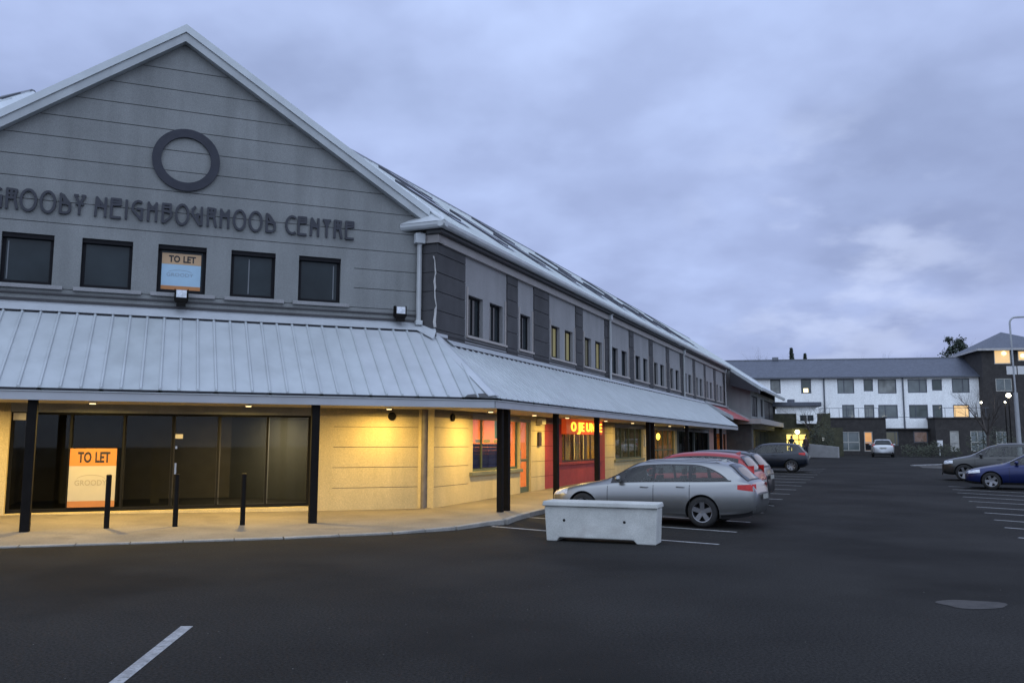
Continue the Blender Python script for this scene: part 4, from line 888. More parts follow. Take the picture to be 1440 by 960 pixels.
TRIM = mat('car_trim', (.012, .012, .013), .5, .1); LAMP = mat('head_lamp', (.55, .57, .6), .12, .3, 25, spec=.9, coat=1)
TAIL = mat('tail_lamp', (.28, .012, .012), .2, .2, 20, emit=(1, .04, .02), estr=.06, spec=.3); PLATE = mat('number_plate', (.30, .30, .27), .5, .1, 20); GAPM = mat('panel_gap', (.01, .01, .01), .9, 0)
def make_car(spec, loc, heading, label, group=None, name='parked_car'):
    """heading: azimuth the nose points to (deg clockwise from +Y)"""
    L_, Wd = spec['L'], spec['W']/2
    cx_ = L_/2
    belt = pchip(*zip(*spec['belt'])); top = pchip(*zip(*spec['top'])); low = pchip(*zip(*spec['low'])); wid = pchip(*zip(*spec['wid']))
    root = thing(name, loc, radians(90-heading), label, 'car', group)
    rw = spec['rw']; wx = spec['wheels']
    def section(x):
        w = wid(x)*Wd; zb = low(x); zs = belt(x); zt = max(top(x), zs+.03); gh = zt-zs; k = min(1, gh/.42)
        wb = w*.93; wr = wb-.02-.20*k if k < 1 else wb-.22
        h = zs-zb
        pts = [(0, zb), (w*.70, zb), (w*.90, zb+.02), (w*.965, zb+.10*h/.7), (w*.99, zb+.30*h), (w*1.0, zb+.52*h), (w*.995, zb+.70*h), (w*.98, zb+.86*h), (w*.955, zb+.96*h), (wb, zs)]
        a = (1-k)
        up = [(wb*a*.99+(wb-.06)*k, zs+gh*(.25*k+.10*a)), (wb*a*.93+(wb-.13)*k, zs+gh*(.55*k+.30*a)), (wb*a*.84+(wr+.01)*k, zs+gh*(.83*k+.55*a)), (wb*a*.70+(wr-.05)*k, zs+gh*(.93*k+.75*a)), (wb*a*.50+(wr*.72)*k, zs+gh*(.975*k+.90*a)), (wb*a*.25+(wr*.38)*k, zs+gh*(.995*k+.98*a)), (0, zt)]
        return pts+up
    xs = sorted(set([0, .01, .03, .06, .10, .15, .22, .3]+[.3+k*(L_-.6)/54 for k in range(55)]+[L_-.3, L_-.22, L_-.15, L_-.10, L_-.06, L_-.03, L_-.01, L_]))
    secs = [section(x) for x in xs]; NP = len(secs[0])
    mb = MB()
    for x, sct in zip(xs, secs):
        for (y, z) in sct: mb.v.append((cx_-x, y, z))
        for (y, z) in sct[1:-1][::-1]: mb.v.append((cx_-x, -y, z))
    R = 2*NP-2
    for i in range(len(xs)-1):
        for j in range(R):
            a0, a1 = i*R+j, i*R+(j+1) % R; mb.f.append((a0, a1, a1+R, a0+R)); mb.m.append(0)
    mb.f.append(tuple(range(R))); mb.m.append(0); mb.f.append(tuple((len(xs)-1)*R+j for j in range(R-1, -1, -1))); mb.m.append(0)
    body = build('body', mb, [spec['paint'], WELL], root, local=True, smooth=False)
    # wheel openings
    ct = MB()
    for x in wx:
        for sg in (1, -1):
            ct.tube([(cx_-x, sg*(Wd-.30), rw), (cx_-x, sg*(Wd+.2), rw)], rw+.045, 36, 1)
    cut = build('cutter', ct, [spec['paint'], WELL], root, local=True)
    cut.data.polygons.foreach_set('material_index', [1]*len(cut.data.polygons))
    # open the cabin behind the side glass
    sg0, sg1 = spec['side_glass']; tdp = spec.get('tail_drop'); trs = spec.get('tail_rise')
    def lo_c(x): return belt(x)+.02+(0 if not trs or x < trs[0] else (x-trs[0])/(sg1-trs[0])*trs[1])
    def hi_c(x): return belt(x)+(max(top(x), belt(x)+.03)-belt(x))*.80-.012-(0 if not tdp or x < tdp[0] else tdp[1]*((x-tdp[0])/(sg1-tdp[0]))**2.2)
    pr = [sg0+.02+(sg1-sg0-.04)*k/30 for k in range(31)]; pr = [x for x in pr if hi_c(x)-lo_c(x) > .012]
    pl_ = [(x, lo_c(x)) for x in pr]+[(x, hi_c(x)) for x in pr[::-1]]
    cw = MB(); cw.prism([(cx_-x, -1.2, z) for x, z in pl_], [(cx_-x, 1.2, z) for x, z in pl_])
    cut2 = build('cutter', cw, [spec['paint'], WELL], root, local=True); cut2.data.polygons.foreach_set('material_index', [1]*len(cut2.data.polygons))
    md = body.modifiers.new('c', 'BOOLEAN'); md.operation = 'DIFFERENCE'; md.object = cut2; md.solver = 'EXACT'
    md = body.modifiers.new('b', 'BOOLEAN'); md.operation = 'DIFFERENCE'; md.object = cut; md.solver = 'EXACT'
    bpy.context.view_layer.update(); dg = bpy.context.evaluated_depsgraph_get(); me = bpy.data.meshes.new_from_object(body.evaluated_get(dg)); body.modifiers.clear(); old = body.data; body.data = me; bpy.data.meshes.remove(old); bpy.data.objects.remove(cut); bpy.data.objects.remove(cut2)
    me.polygons.foreach_set('use_smooth', [True]*len(me.polygons)); me.set_sharp_from_angle(angle=radians(35)); me.name = 'body'
    def side_y(x, z):
        p = section(x)[2:13]
        for i in range(len(p)-1):
            if p[i][1] <= z <= p[i+1][1]: t = (z-p[i][1])/max(1e-6, p[i+1][1]-p[i][1]); return p[i][0]+(p[i+1][0]-p[i][0])*t
        return p[-1][0] if z > p[-1][1] else p[0][0]
    def top_z(x, y):
        p = section(x)[9:]; y = abs(y)
        for i in range(len(p)-1):
            if p[i+1][0] <= y <= p[i][0]: t = (y-p[i][0])/min(-1e-6, p[i+1][0]-p[i][0]); return p[i][1]+(p[i+1][1]-p[i][1])*t
        return p[0][1]
    def side_patch(x0, x1, lo, hi, e, nx=16, nz=6, sides=(1, -1), m=None):
        b = MB()
        for sg in sides:
            i0 = len(b.v)
            for i in range(nx+1):
                x = x0+(x1-x0)*i/nx; za, zb_ = lo(x), max(lo(x)+.002, hi(x))
                for j in range(nz+1):
                    z = za+(zb_-za)*j/nz; b.v.append((cx_-x, sg*(side_y(x, z)+e), z+e*.15))
            for i in range(nx):
                for j in range(nz):
                    a = i0+i*(nz+1)+j; q = (a, a+1, a+nz+2, a+nz+1); b.f.append(q if sg < 0 else q[::-1]); b.m.append(0)
        return b
    def top_patch(x0, x1, yw0, yw1, e, sx, nx=10, ny=10):
        b = MB()
        for i in range(nx+1):
            x = x0+(x1-x0)*i/nx; hw = yw0+(yw1-yw0)*i/nx
            for j in range(ny+1): y = -hw+2*hw*j/ny; b.v.append((cx_-x+sx*e, y, top_z(x, y)+e))
        for i in range(nx):
            for j in range(ny): a = i*(ny+1)+j; b.f.append((a, a+1, a+ny+2, a+ny+1)); b.m.append(0)
        return b
    gt = lambda x: belt(x)+(max(top(x), belt(x)+.03)-belt(x))*.80
    # glazing : dark surround then panes
    sw0, sw1 = spec['side_glass']
    td = spec.get('tail_drop')
    hi0 = lambda x: gt(x)-(0 if not td or x < td[0] else td[1]*((x-td[0])/(spec['side_glass'][1]-td[0]))**2.2); lo0 = lambda x: belt(x)+.012
    tl = spec.get('tail_rise')
    def lo_t(x): 
        return lo0(x) if not tl or x < tl[0] else lo0(x)+(x-tl[0])/(sw1-tl[0])*tl[1]
    edges = [sw0]+[q for pn in spec['panes'] for q in pn]+[sw1]
    for sg in (1, -1):
        b = MB()
        for (qa, qb, l_, h_) in [(sw0, sw1, lambda x: lo_t(x)-.004, lambda x: lo_t(x)+.024), (sw0, sw1, lambda x: max(lo_t(x)+.002, hi0(x)-.030), lambda x: hi0(x)+.004)]+[(edges[2*k], edges[2*k+1], lambda x: lo_t(x)+.02, lambda x: max(lo_t(x)+.022, hi0(x)-.026)) for k in range(len(edges)//2)]:
            q = side_patch(qa, qb, l_, h_, .004, 40 if qb-qa > 1 else 8, 3, (sg,)); i0 = len(b.v); b.v += q.v; b.f += [tuple(i0+j for j in f) for f in q.f]; b.m += q.m
        o = build('window_surround', b, TRIM, root, local=True, smooth=True, recalc=False)
    for xs_ in spec.get('seats', (2.35, 3.15)):
        for yy in (-.36, .36):
            b = MB(); zb_ = belt(xs_)-.25; b.prism(bl4(cx_-xs_-.06, cx_-xs_+.06, yy-.22, yy+.22, zb_), bl4(cx_-xs_-.12, cx_-xs_-.03, yy-.17, yy+.17, belt(xs_)+.14)); b.prism(bl4(cx_-xs_-.13, cx_-xs_-.05, yy-.11, yy+.11, belt(xs_)+.16), bl4(cx_-xs_-.14, cx_-xs_-.07, yy-.09, yy+.09, belt(xs_)+.30)); build('seat', b, SEAT, root, local=True, bevel=.02)
    panes = spec['panes']
    for (a, c) in panes:
        for sg in (1, -1): p = build('side_window', side_patch(a, c, lambda x: lo_t(x)+.022, lambda x: max(lo_t(x)+.024, hi0(x)-.028), .006, 14, 6, (sg,)), CGT, root, local=True, smooth=True, recalc=False)
    wsn = spec['windscreen']; p = build('windscreen', top_patch(wsn[0], wsn[1], wsn[2], wsn[3], .006, 1), CGL, root, local=True, smooth=True, recalc=False)
    rwn = spec['rear_glass']; p = build('window_surround', top_patch(rwn[0]-.03, rwn[1]+.03, rwn[2]+.05, rwn[3]+.04, .003, -1), TRIM, root, local=True, smooth=True, recalc=False); p = build('rear_window', top_patch(rwn[0], rwn[1], rwn[2], rwn[3], .006, -1), CGL, root, local=True, smooth=True, recalc=False)
    # lamps
    hl = spec['head']; build('headlight', side_patch(hl[0], hl[1], lambda x: hl[2]+(x-hl[0])*hl[4], lambda x: hl[3]+(x-hl[0])*hl[5], .006, 10, 4, (1,)), LAMP, root, local=True, smooth=True, recalc=False)
    build('headlight', side_patch(hl[0], hl[1], lambda x: hl[2]+(x-hl[0])*hl[4], lambda x: hl[3]+(x-hl[0])*hl[5], .006, 10, 4, (-1,)), LAMP, root, local=True, smooth=True, recalc=False)
    tl_ = spec['tail']
    for sg in (1, -1): build('tail_light', side_patch(tl_[0], tl_[1], lambda x: tl_[2]+(tl_[1]-x)*.12, lambda x: tl_[3]-(tl_[1]-x)*.05, .007, 8, 4, (sg,)), spec.get('tail_m', TAIL), root, local=True, smooth=True, recalc=False)
    # rear face details
    b = MB(); zr = spec['plate_z']; xr = -(L_/2)+.10-.155; yw = .26
    b.poly([(xr, -yw, zr), (xr, yw, zr), (xr, yw, zr+.11), (xr, -yw, zr+.11)]); build('number_plate', b, PLATE, root, local=True, recalc=False)
    b = MB(); xf = L_/2+.012; gz0 = spec['grille'][0]; gz1 = spec['grille'][1]; gw_ = spec['grille'][2]
    b.poly([(xf, gw_, gz0), (xf, -gw_, gz0), (xf, -gw_*1.05, gz1), (xf, gw_*1.05, gz1)]); b.poly([(xf, .7*Wd, .24), (xf, -.7*Wd, .24), (xf, -.7*Wd, .34), (xf, .7*Wd, .34)]); build('grille', b, TRIM, root, local=True, recalc=False)
    # lower trim
    for sg in (1, -1): build('sill_trim', side_patch(wx[0]+rw+.06, wx[1]-rw-.06, lambda x: low(x)+.005, lambda x: low(x)+.085, .007, 10, 3, (sg,)), spec.get('lower', TRIM), root, local=True, smooth=True, recalc=False)
    for sg in (1, -1): build('bumper', side_patch(wx[1]+rw+.07, L_-.02, lambda x: low(x)+.004, lambda x: low(x)+.09, .007, 10, 3, (sg,)), TRIM, root, local=True, smooth=True, recalc=False)
    for sg in (1, -1): build('bumper', side_patch(.03, wx[0]-rw-.06, lambda x: low(x)+.005, lambda x: low(x)+.09, .007, 10, 3, (sg,)), TRIM, root, local=True, smooth=True, recalc=False)
    # door gaps
    for x in spec['gaps']:
        for sg in (1, -1): build('door_gap', side_patch(x, x+.012, lambda q: low(q)+.12, lambda q: belt(q)-.005, .0025, 1, 10, (sg,)), GAPM, root, local=True, recalc=False)
    for x in spec['handles']:
        z = belt(x)-.10
        for sg in (1, -1):
            b = MB(); y = side_y(x, z); b.tube([(cx_-x+.09, sg*(y+.012), z), (cx_-x+.05, sg*(y+.035), z+.004), (cx_-x-.05, sg*(y+.035), z+.004), (cx_-x-.09, sg*(y+.012), z)], .014, 6); build('door_handle', b, spec['paint'], root, local=True, auto=60)
    # mirrors
    mx = spec['mirror']
    for sg in (1, -1):
        y = side_y(mx, belt(mx)+.03); b = MB(); b.ico((cx_-mx, sg*(y+.13), belt(mx)+.10), .1, 0, (.75, 1.15, .75), 2); b.tube([(cx_-mx, sg*(y-.02), belt(mx)+.03), (cx_-mx, sg*(y+.10), belt(mx)+.07)], .025, 6); build('wing_mirror', b, spec['paint'], root, local=True, auto=60)
    # wheels
    for x in wx:
        for sg in (1, -1):
            yo = sg*(Wd-.015); tw = .20
            prof = [(rw-.11, 0.0), (rw-.05, -.005), (rw-.012, .02), (rw, .05), (rw, tw-.05), (rw-.012, tw-.02), (rw-.05, tw), (rw-.11, tw)]
            b = MB(); n = 40
            for k in range(n):
                an = 2*pi*k/n
                for (r_, d_) in prof: b.v.append((cx_-x+r_*cos(an), yo-sg*d_, rw+r_*sin(an)))
            for k in range(n):
                for j in range(len(prof)-1): a = k*8+j; c = ((k+1) % n)*8+j; b.f.append((a, a+1, c+1, c)); b.m.append(0)
            wh = build('wheel', b, TYRE, root, local=True, auto=40)
            b = MB(); ro = rw-.105
            # rim ring, barrel and spokes
            for k in range(n):
                a0, a1 = 2*pi*k/n, 2*pi*(k+1)/n
                for (r0, r1, d0, d1) in ((ro+.012, ro-.02, .0, .008), (ro-.02, ro-.025, .008, .13)):
                    b.poly([(cx_-x+r0*cos(a0), yo-sg*d0, rw+r0*sin(a0)), (cx_-x+r0*cos(a1), yo-sg*d0, rw+r0*sin(a1)), (cx_-x+r1*cos(a1), yo-sg*d1, rw+r1*sin(a1)), (cx_-x+r1*cos(a0), yo-sg*d1, rw+r1*sin(a0))])
            b.tube([(cx_-x, yo-sg*.03, rw), (cx_-x, yo-sg*.09, rw)], .06, 12)
            ns = spec.get('spokes', 5)
            for k in range(ns):
                a = 2*pi*k/ns+.3+x; ca, sa = cos(a), sin(a); w0, w1 = .045, .055*5/ns
                P4 = [(.04, -w0), (ro-.015, -w1), (ro-.015, w1), (.04, w0)]
                q = [(cx_-x+u*ca-v*sa, rw+u*sa+v*ca) for u, v in P4]
                b.prism([(X, yo-sg*(.028 if i in (0, 3) else .012), Z) for i, (X, Z) in enumerate(q)], [(X, yo-sg*.07, Z) for X, Z in q])
            build('rim', b, spec.get('rim', RIM), wh, local=True, auto=40)
            b = MB(); b.tube([(cx_-x, yo-sg*.132, rw), (cx_-x, yo-sg*.14, rw)], ro, 24); build('brake_disc', b, WELL, wh, local=True)
    if spec.get('rails'):
        r0, r1 = spec['rails']
        for sg in (1, -1):
            pts = []
            for k in range(13):
                x = r0+(r1-r0)*k/12; y = section(x)[13][0]-.03; pts.append((cx_-x, sg*y, top_z(x, y)+(.0 if k in (0, 12) else .035)))
            b = MB(); b.tube(pts, .016, 6); build('roof_rail', b, RIM, root, local=True, auto=60)
    if spec.get('aerial'):
        x = spec['aerial']; b = MB(); b.prism([(cx_-x-.08, -.02, top_z(x, 0)-.01), (cx_-x+.08, -.008, top_z(x, 0)-.01), (cx_-x+.08, .008, top_z(x, 0)-.01), (cx_-x-.08, .02, top_z(x, 0)-.01)], [(cx_-x-.09, -.004, top_z(x, 0)+.06), (cx_-x-.03, -.003, top_z(x, 0)+.05), (cx_-x-.03, .003, top_z(x, 0)+.05), (cx_-x-.09, .004, top_z(x, 0)+.06)]); build('aerial', b, spec['paint'], root, local=True)
    return root
def carpaint(n, c, metal=.5, r=.28): return mat(n, c, r, 0, 1.5, metal=metal, coat=.35, spec=.4)
ESTATE = dict(L=4.93, W=1.85, rw=.335, wheels=(.93, 3.78), paint=carpaint('paint_silver', (.235, .238, .235), .8), lower=carpaint('paint_silver', (.36, .37, .38)),
    belt=[(0, .56), (.12, .66), (.5, .76), (1.2, .86), (1.7, .91), (2.6, .95), (3.8, .98), (4.5, 1.00), (4.76, .98), (4.86, .92), (4.93, .72)],
    top=[(0, .58), (.12, .69), (.5, .82), (1.0, .92), (1.38, 1.0), (1.55, 1.06), (2.25, 1.40), (2.5, 1.44), (3.0, 1.463), (3.6, 1.455), (4.1, 1.42), (4.32, 1.38), (4.66, 1.10), (4.77, 1.01), (4.86, .95), (4.93, .75)],
    low=[(0, .30), (.3, .20), (.9, .19), (4.1, .19), (4.7, .25), (4.88, .33), (4.93, .46)], wid=[(0, .52), (.04, .68), (.12, .81), (.25, .90), (.5, .965), (1.0, 1), (3.9, 1), (4.45, .965), (4.7, .91), (4.85, .84), (4.93, .66)],
    side_glass=(1.62, 4.42), tail_rise=None, tail_drop=(3.45, .30), panes=[(1.95, 2.62), (2.68, 3.46), (3.54, 4.36)], windscreen=(1.50, 2.24, .70, .58), rear_glass=(4.34, 4.72, .52, .62), head=(.10, .52, .60, .69, .10, .16), tail=(4.56, 4.90, .80, .955), plate_z=.62, grille=(.36, .62, .38),
    gaps=[1.55, 2.66, 3.5], handles=[2.45, 3.3], mirror=1.85, rails=(2.35, 4.15), aerial=4.05, spokes=5)
HATCH = dict(L=4.10, W=1.76, rw=.31, wheels=(.82, 3.38), paint=carpaint('paint_red', (.26, .012, .012), .1),
    belt=[(0, .56), (.12, .68), (.5, .80), (1.0, .90), (2.0, .95), (3.4, .99), (3.85, 1.0), (4.02, .95), (4.10, .80)],
    top=[(0, .60), (.12, .72), (.5, .85), (.85, .95), (1.1, 1.02), (1.25, 1.08), (1.95, 1.42), (2.3, 1.475), (2.8, 1.49), (3.3, 1.46), (3.65, 1.40), (3.93, 1.12), (4.03, .98), (4.10, .84)],
    low=[(0, .26), (.3, .20), (.8, .19), (3.5, .19), (3.9, .24), (4.10, .36)], wid=[(0, .55), (.05, .74), (.14, .86), (.26, .93), (.5, .98), (.9, 1), (3.3, 1), (3.8, .955), (4.0, .90), (4.06, .84), (4.10, .68)],
    side_glass=(1.3, 3.66), tail_rise=(3.1, .16), panes=[(1.65, 2.35), (2.42, 3.05), (3.12, 3.56)], windscreen=(1.18, 1.94, .68, .56), rear_glass=(3.70, 3.98, .54, .60), head=(.10, .46, .60, .70, .14, .20), tail=(3.80, 4.03, .96, 1.16), plate_z=.70, grille=(.36, .56, .42),
    gaps=[1.25, 2.38, 3.05], handles=[2.2, 2.9], mirror=1.5, aerial=3.5, spokes=7)
GOLF = dict(HATCH, L=4.15, paint=carpaint('paint_dark_blue', (.006, .009, .016), .3), tail=(3.76, 4.06, .84, .98), panes=[(1.65, 2.62), (2.70, 3.45)], gaps=[1.25, 2.70], handles=[2.55], tail_rise=(2.9, .12), belt=[(0, .56), (.12, .68), (.5, .78), (1.0, .87), (2.0, .92), (3.4, .95), (3.85, .96), (4.05, .92), (4.15, .78)],
    top=[(0, .60), (.12, .71), (.5, .83), (.85, .92), (1.1, .98), (1.25, 1.04), (1.95, 1.39), (2.3, 1.44), (2.8, 1.45), (3.3, 1.43), (3.65, 1.38), (3.95, 1.08), (4.07, .95), (4.15, .82)], low=[(0, .26), (.3, .20), (.8, .19), (3.5, .19), (3.9, .24), (4.15, .36)], wid=[(0, .55), (.05, .74), (.14, .86), (.26, .93), (.5, .98), (.9, 1), (3.3, 1), (3.85, .955), (4.05, .90), (4.11, .84), (4.15, .68)], lower=TRIM)
BLACKC = dict(HATCH, paint=carpaint('paint_black', (.010, .011, .013), .3), tail=(3.72, 4.04, .86, 1.0), tail_m=mat('clear_tail', (.35, .33, .33), .15, .2, 20, coat=1))
SEDAN = dict(ESTATE, L=4.53, paint=carpaint('paint_blue', (.008, .015, .075), .4), lower=TRIM, wheels=(.86, 3.58), rw=.32,
    belt=[(0, .54), (.12, .64), (.5, .74), (1.2, .85), (1.7, .90), (2.6, .93), (3.6, .95), (4.3, .97), (4.45, .94), (4.53, .80)],
    top=[(0, .58), (.12, .68), (.5, .80), (1.0, .90), (1.3, .96), (1.45, 1.02), (2.15, 1.36), (2.4, 1.41), (2.8, 1.425), (3.2, 1.39), (3.8, 1.10), (4.0, 1.03), (4.3, 1.0), (4.45, .96), (4.53, .84)],
    low=[(0, .25), (.3, .19), (.9, .18), (3.7, .18), (4.3, .24), (4.53, .34)], wid=[(0, .52), (.05, .72), (.14, .84), (.26, .91), (.5, .975), (.9, 1), (3.5, 1), (4.1, .965), (4.4, .90), (4.49, .84), (4.53, .68)],
    side_glass=(1.5, 3.72), tail_rise=None, panes=[(1.85, 2.5), (2.57, 3.25)], windscreen=(1.4, 2.13, .70, .58), rear_glass=(3.25, 3.78, .54, .62), head=(.10, .50, .57, .67, .12, .16), tail=(4.15, 4.49, .74, .92), plate_z=.60, gaps=[1.45, 2.54, 3.3], handles=[2.35, 3.1], mirror=1.7, rails=None, aerial=3.1, grille=(.36, .58, .40))
SUV = dict(ESTATE, L=4.60, W=1.86, rw=.36, wheels=(.88, 3.62), paint=carpaint('paint_graphite', (.045, .045, .043), .5), lower=TRIM,
    belt=[(0, .66), (.12, .80), (.5, .92), (1.1, 1.0), (1.6, 1.04), (2.6, 1.06), (3.8, 1.09), (4.3, 1.10), (4.5, 1.06), (4.60, .90)],
    top=[(0, .70), (.12, .86), (.5, .98), (.9, 1.06), (1.15, 1.12), (1.3, 1.18), (2.0, 1.54), (2.3, 1.60), (2.9, 1.63), (3.6, 1.62), (4.0, 1.58), (4.15, 1.52), (4.42, 1.20), (4.52, 1.08), (4.60, .94)],
    low=[(0, .32), (.3, .26), (.9, .25), (3.8, .25), (4.4, .30), (4.60, .40)], wid=[(0, .55), (.05, .74), (.14, .86), (.26, .93), (.5, .98), (1.0, 1), (3.6, 1), (4.2, .965), (4.5, .90), (4.56, .84), (4.60, .68)],
    side_glass=(1.35, 4.1), tail_rise=(3.5, .08), panes=[(1.75, 2.4), (2.47, 3.2), (3.28, 3.95)], windscreen=(1.22, 1.98, .70, .58), rear_glass=(4.17, 4.38, .54, .60), head=(.10, .44, .72, .86, .12, .08), tail=(4.3, 4.56, .90, 1.20), plate_z=.72, gaps=[1.3, 2.44, 3.25], handles=[2.25, 3.05], mirror=1.55, rails=(2.1, 4.0), aerial=3.95, grille=(.42, .70, .42))
SMALL = dict(HATCH, paint=carpaint('paint_pale_silver', (.42, .43, .44)), tail=(3.74, 4.03, .86, 1.1))
def at(fr, s, o): p = fr.P(s, o, 0); return (p.x, p.y, g(p.y)+.003)
def from_wheel(wx_, wy_, heading, spec, which=1, side=-1):
    """root position from a wheel's contact point: which 0 front / 1 rear ; side +1 = car's right"""
    a = radians(heading); fx, fy = sin(a), cos(a); rx, ry = cos(a), -sin(a)
    xl = spec['L']/2-spec['wheels'][which]; yl = spec['W']/2-.1
    return (wx_-fx*xl-rx*side*yl, wy_-fy*xl-ry*side*yl)
def put(spec, wxy, heading, which, side, label, group=None, k=1.0):
    x, y = from_wheel(wxy[0], wxy[1], heading, spec, which, side); x = wxy[0]+(x-wxy[0])*k; y = wxy[1]+(y-wxy[1])*k
    r = make_car(spec, (x, y, g(y)+.002), heading, label, group); r.scale = (k, k, k); return r
put(ESTATE, (4.00, 18.13), 23-85, 1, -1, 'silver estate car parked nose in beside the concrete block', None, .945)
p = WF.P(3.35, 5.45, 0); make_car(HATCH, (p.x, p.y, g(p.y)+.002), 23-86, 'red hatchback parked directly behind the silver estate')
p = WF.P(6.0, 5.35, 0); make_car(BLACKC, (p.x, p.y, g(p.y)+.002), 23-86, 'black hatchback with pale rear lamps behind the red hatchback')
put(GOLF, (14.05, 43.3), 23-89, 1, -1, 'dark blue three door hatchback parked furthest along the shopfront')
put(SEDAN, (17.0, 30.6), 23-84, 0, -1, 'blue saloon with bright headlamps at the right edge of the car park', None, .95)
put(SUV, (18.9, 36.0), 23-84, 0, -1, 'dark grey estate with roof rails parked behind the blue saloon', None, .95)
p = FF.P(12.4, 16.4, 0); make_car(SMALL, (31.3, 72.6, g(72)+.002), 22, 'small pale silver hatchback parked before the white building')

# ------------------------------------------------------------------ far white terrace with brick ground floor
SLATE = mat('slate', (.066, .074, .095), .6, .12, 2, fine=8); WHITER = mat('white_render', (.80, .81, .80), .85, .05, .5, fine=20, dirt=.03)
BRICKD = mat('dark_brick', (.032, .029, .028), .9, .25, 3, fine=14); FRM2 = mat('slate_frame', (.07, .08, .10), .5, .1); GLF = mat('far_glass', (.10, .12, .12), .08, .25, 1.2, spec=.7); GL_O = mat('far_lit_orange', (.3, .2, .1), .3, .3, 1.5, emit=(1, .42, .10), estr=.55); GL_W = mat('far_lit_warm', (.3, .25, .15), .3, .3, 1.2, emit=(1, .62, .25), estr=.8)
TB = thing('white_terrace', tuple(FF.P(10, 0, g(87))), 0, 'long white rendered terrace with a slate roof at the far end of the car park', 'building')
gy = .59
def fwin(fr, a, b_, z0, z1, o, gm, mull=(), parent=None, trans=None, fm=None):
    w = window(fr, a, b_, z0, z1, o, gm, .09, mull, 'window', fm or FRM2, parent)
    if trans: t = MB(); t.box(fr, a+.09, b_-.09, o+.001, o+.058, trans-.05, trans+.05); build('frame', t, fm or FRM2, w)
    return w
up = [(1.13, 2.13, 6.71, 8.14, 0), (4.11, 5.09, 6.69, 8.14, 0), (7.6, 9.2, 6.66, 8.10, 1), (10.1, 10.98, 6.86, 8.07, 0), (11.44, 13.17, 6.63, 8.06, 0), (14.23, 16.01, 6.68, 8.03, 1), (16.47, 17.39, 6.88, 8.01, 0), (18.3, 19.9, 6.65, 8.06, 1)]
mid = [(7.97, 9.13, 4.25, 5.53, 1), (10.06, 11.0, 4.25, 5.52, 0), (11.39, 13.19, 4.17, 5.51, 1), (14.24, 15.98, 4.17, 5.5, 1), (16.4, 17.31, 4.16, 5.49, 0), (18.29, 19.77, 4.23, 5.48, 0)]
m_ = MB(); m_.wall(FF, -3, 20.8, gy-.3, 8.35, 0, [q[:4] for q in up+mid], .12, 0)
m_.poly([FF.P(-3, -8, 0), FF.P(20.8, -8, 0), FF.P(20.8, -8, 8.35), FF.P(-3, -8, 8.35)]); m_.poly([FF.P(-3, 0, 0), FF.P(-3, -8, 0), FF.P(-3, -8, 8.35), FF.P(-3, -4, 10.4), FF.P(-3, 0, 8.35)])
build('wall', m_, WHITER, TB, recalc=False)
GLV = [GLF, mat('far_glass_dark', (.05, .065, .06), .08, .3, 1.2), mat('far_curtain_grey', (.20, .21, .20), .5, .35, 1.6)]
for i, (a, b_, z0, z1, k) in enumerate(up): fwin(FF, a, b_, z0, z1, -.1, GLV[(2, 1, 0, 1, 2, 0, 1, 0)[i]], ((a+(b_-a)*(.4 if i < 3 else .62)),) if k else (), TB)
for i, (a, b_, z0, z1, k) in enumerate(mid): fwin(FF, a, b_, z0, z1, -.1, GL_W if i == 5 else GLV[(0, 2, 0, 1, 1, 0)[i]], ((a+(b_-a)*.36),) if k else (), TB)
b = MB(); b.box(FF, 4.35, 4.8, -.098, -.06, 6.8, 7.2); build('lit_lampshade', b, mat('lamp_small', (.9, .8, .5), .5, 0, emit=(1, .8, .4), estr=2), TB)
r = MB(); r.poly([FF.P(-3.2, .35, 8.28), FF.P(20.9, .35, 8.28), FF.P(20.9, -4, 10.45), FF.P(-3.2, -4, 10.45)]); r.poly([FF.P(-3.2, -8.35, 8.28), FF.P(20.9, -8.35, 8.28), FF.P(20.9, -4, 10.45), FF.P(-3.2, -4, 10.45)]); build('roof', r, SLATE, TB, recalc=False)
r = MB(); r.box(FF, -3.2, 20.9, -4.1, -3.9, 10.42, 10.52); r.box(FF, 1.9, 2.5, -4.2, -3.8, 10.45, 10.75); build('ridge_tiles', r, RIDGE, TB)
r = MB(); r.box(FF, -3.2, 20.9, .30, .42, 8.16, 8.3); r.tube([FF.P(6.3, .1, 3), FF.P(6.3, .1, 8.2)], .07, 6); r.tube([FF.P(13.75, .1, 3.1), FF.P(13.75, .1, 8.2)], .07, 6); build('gutter', r, FRM2, TB)
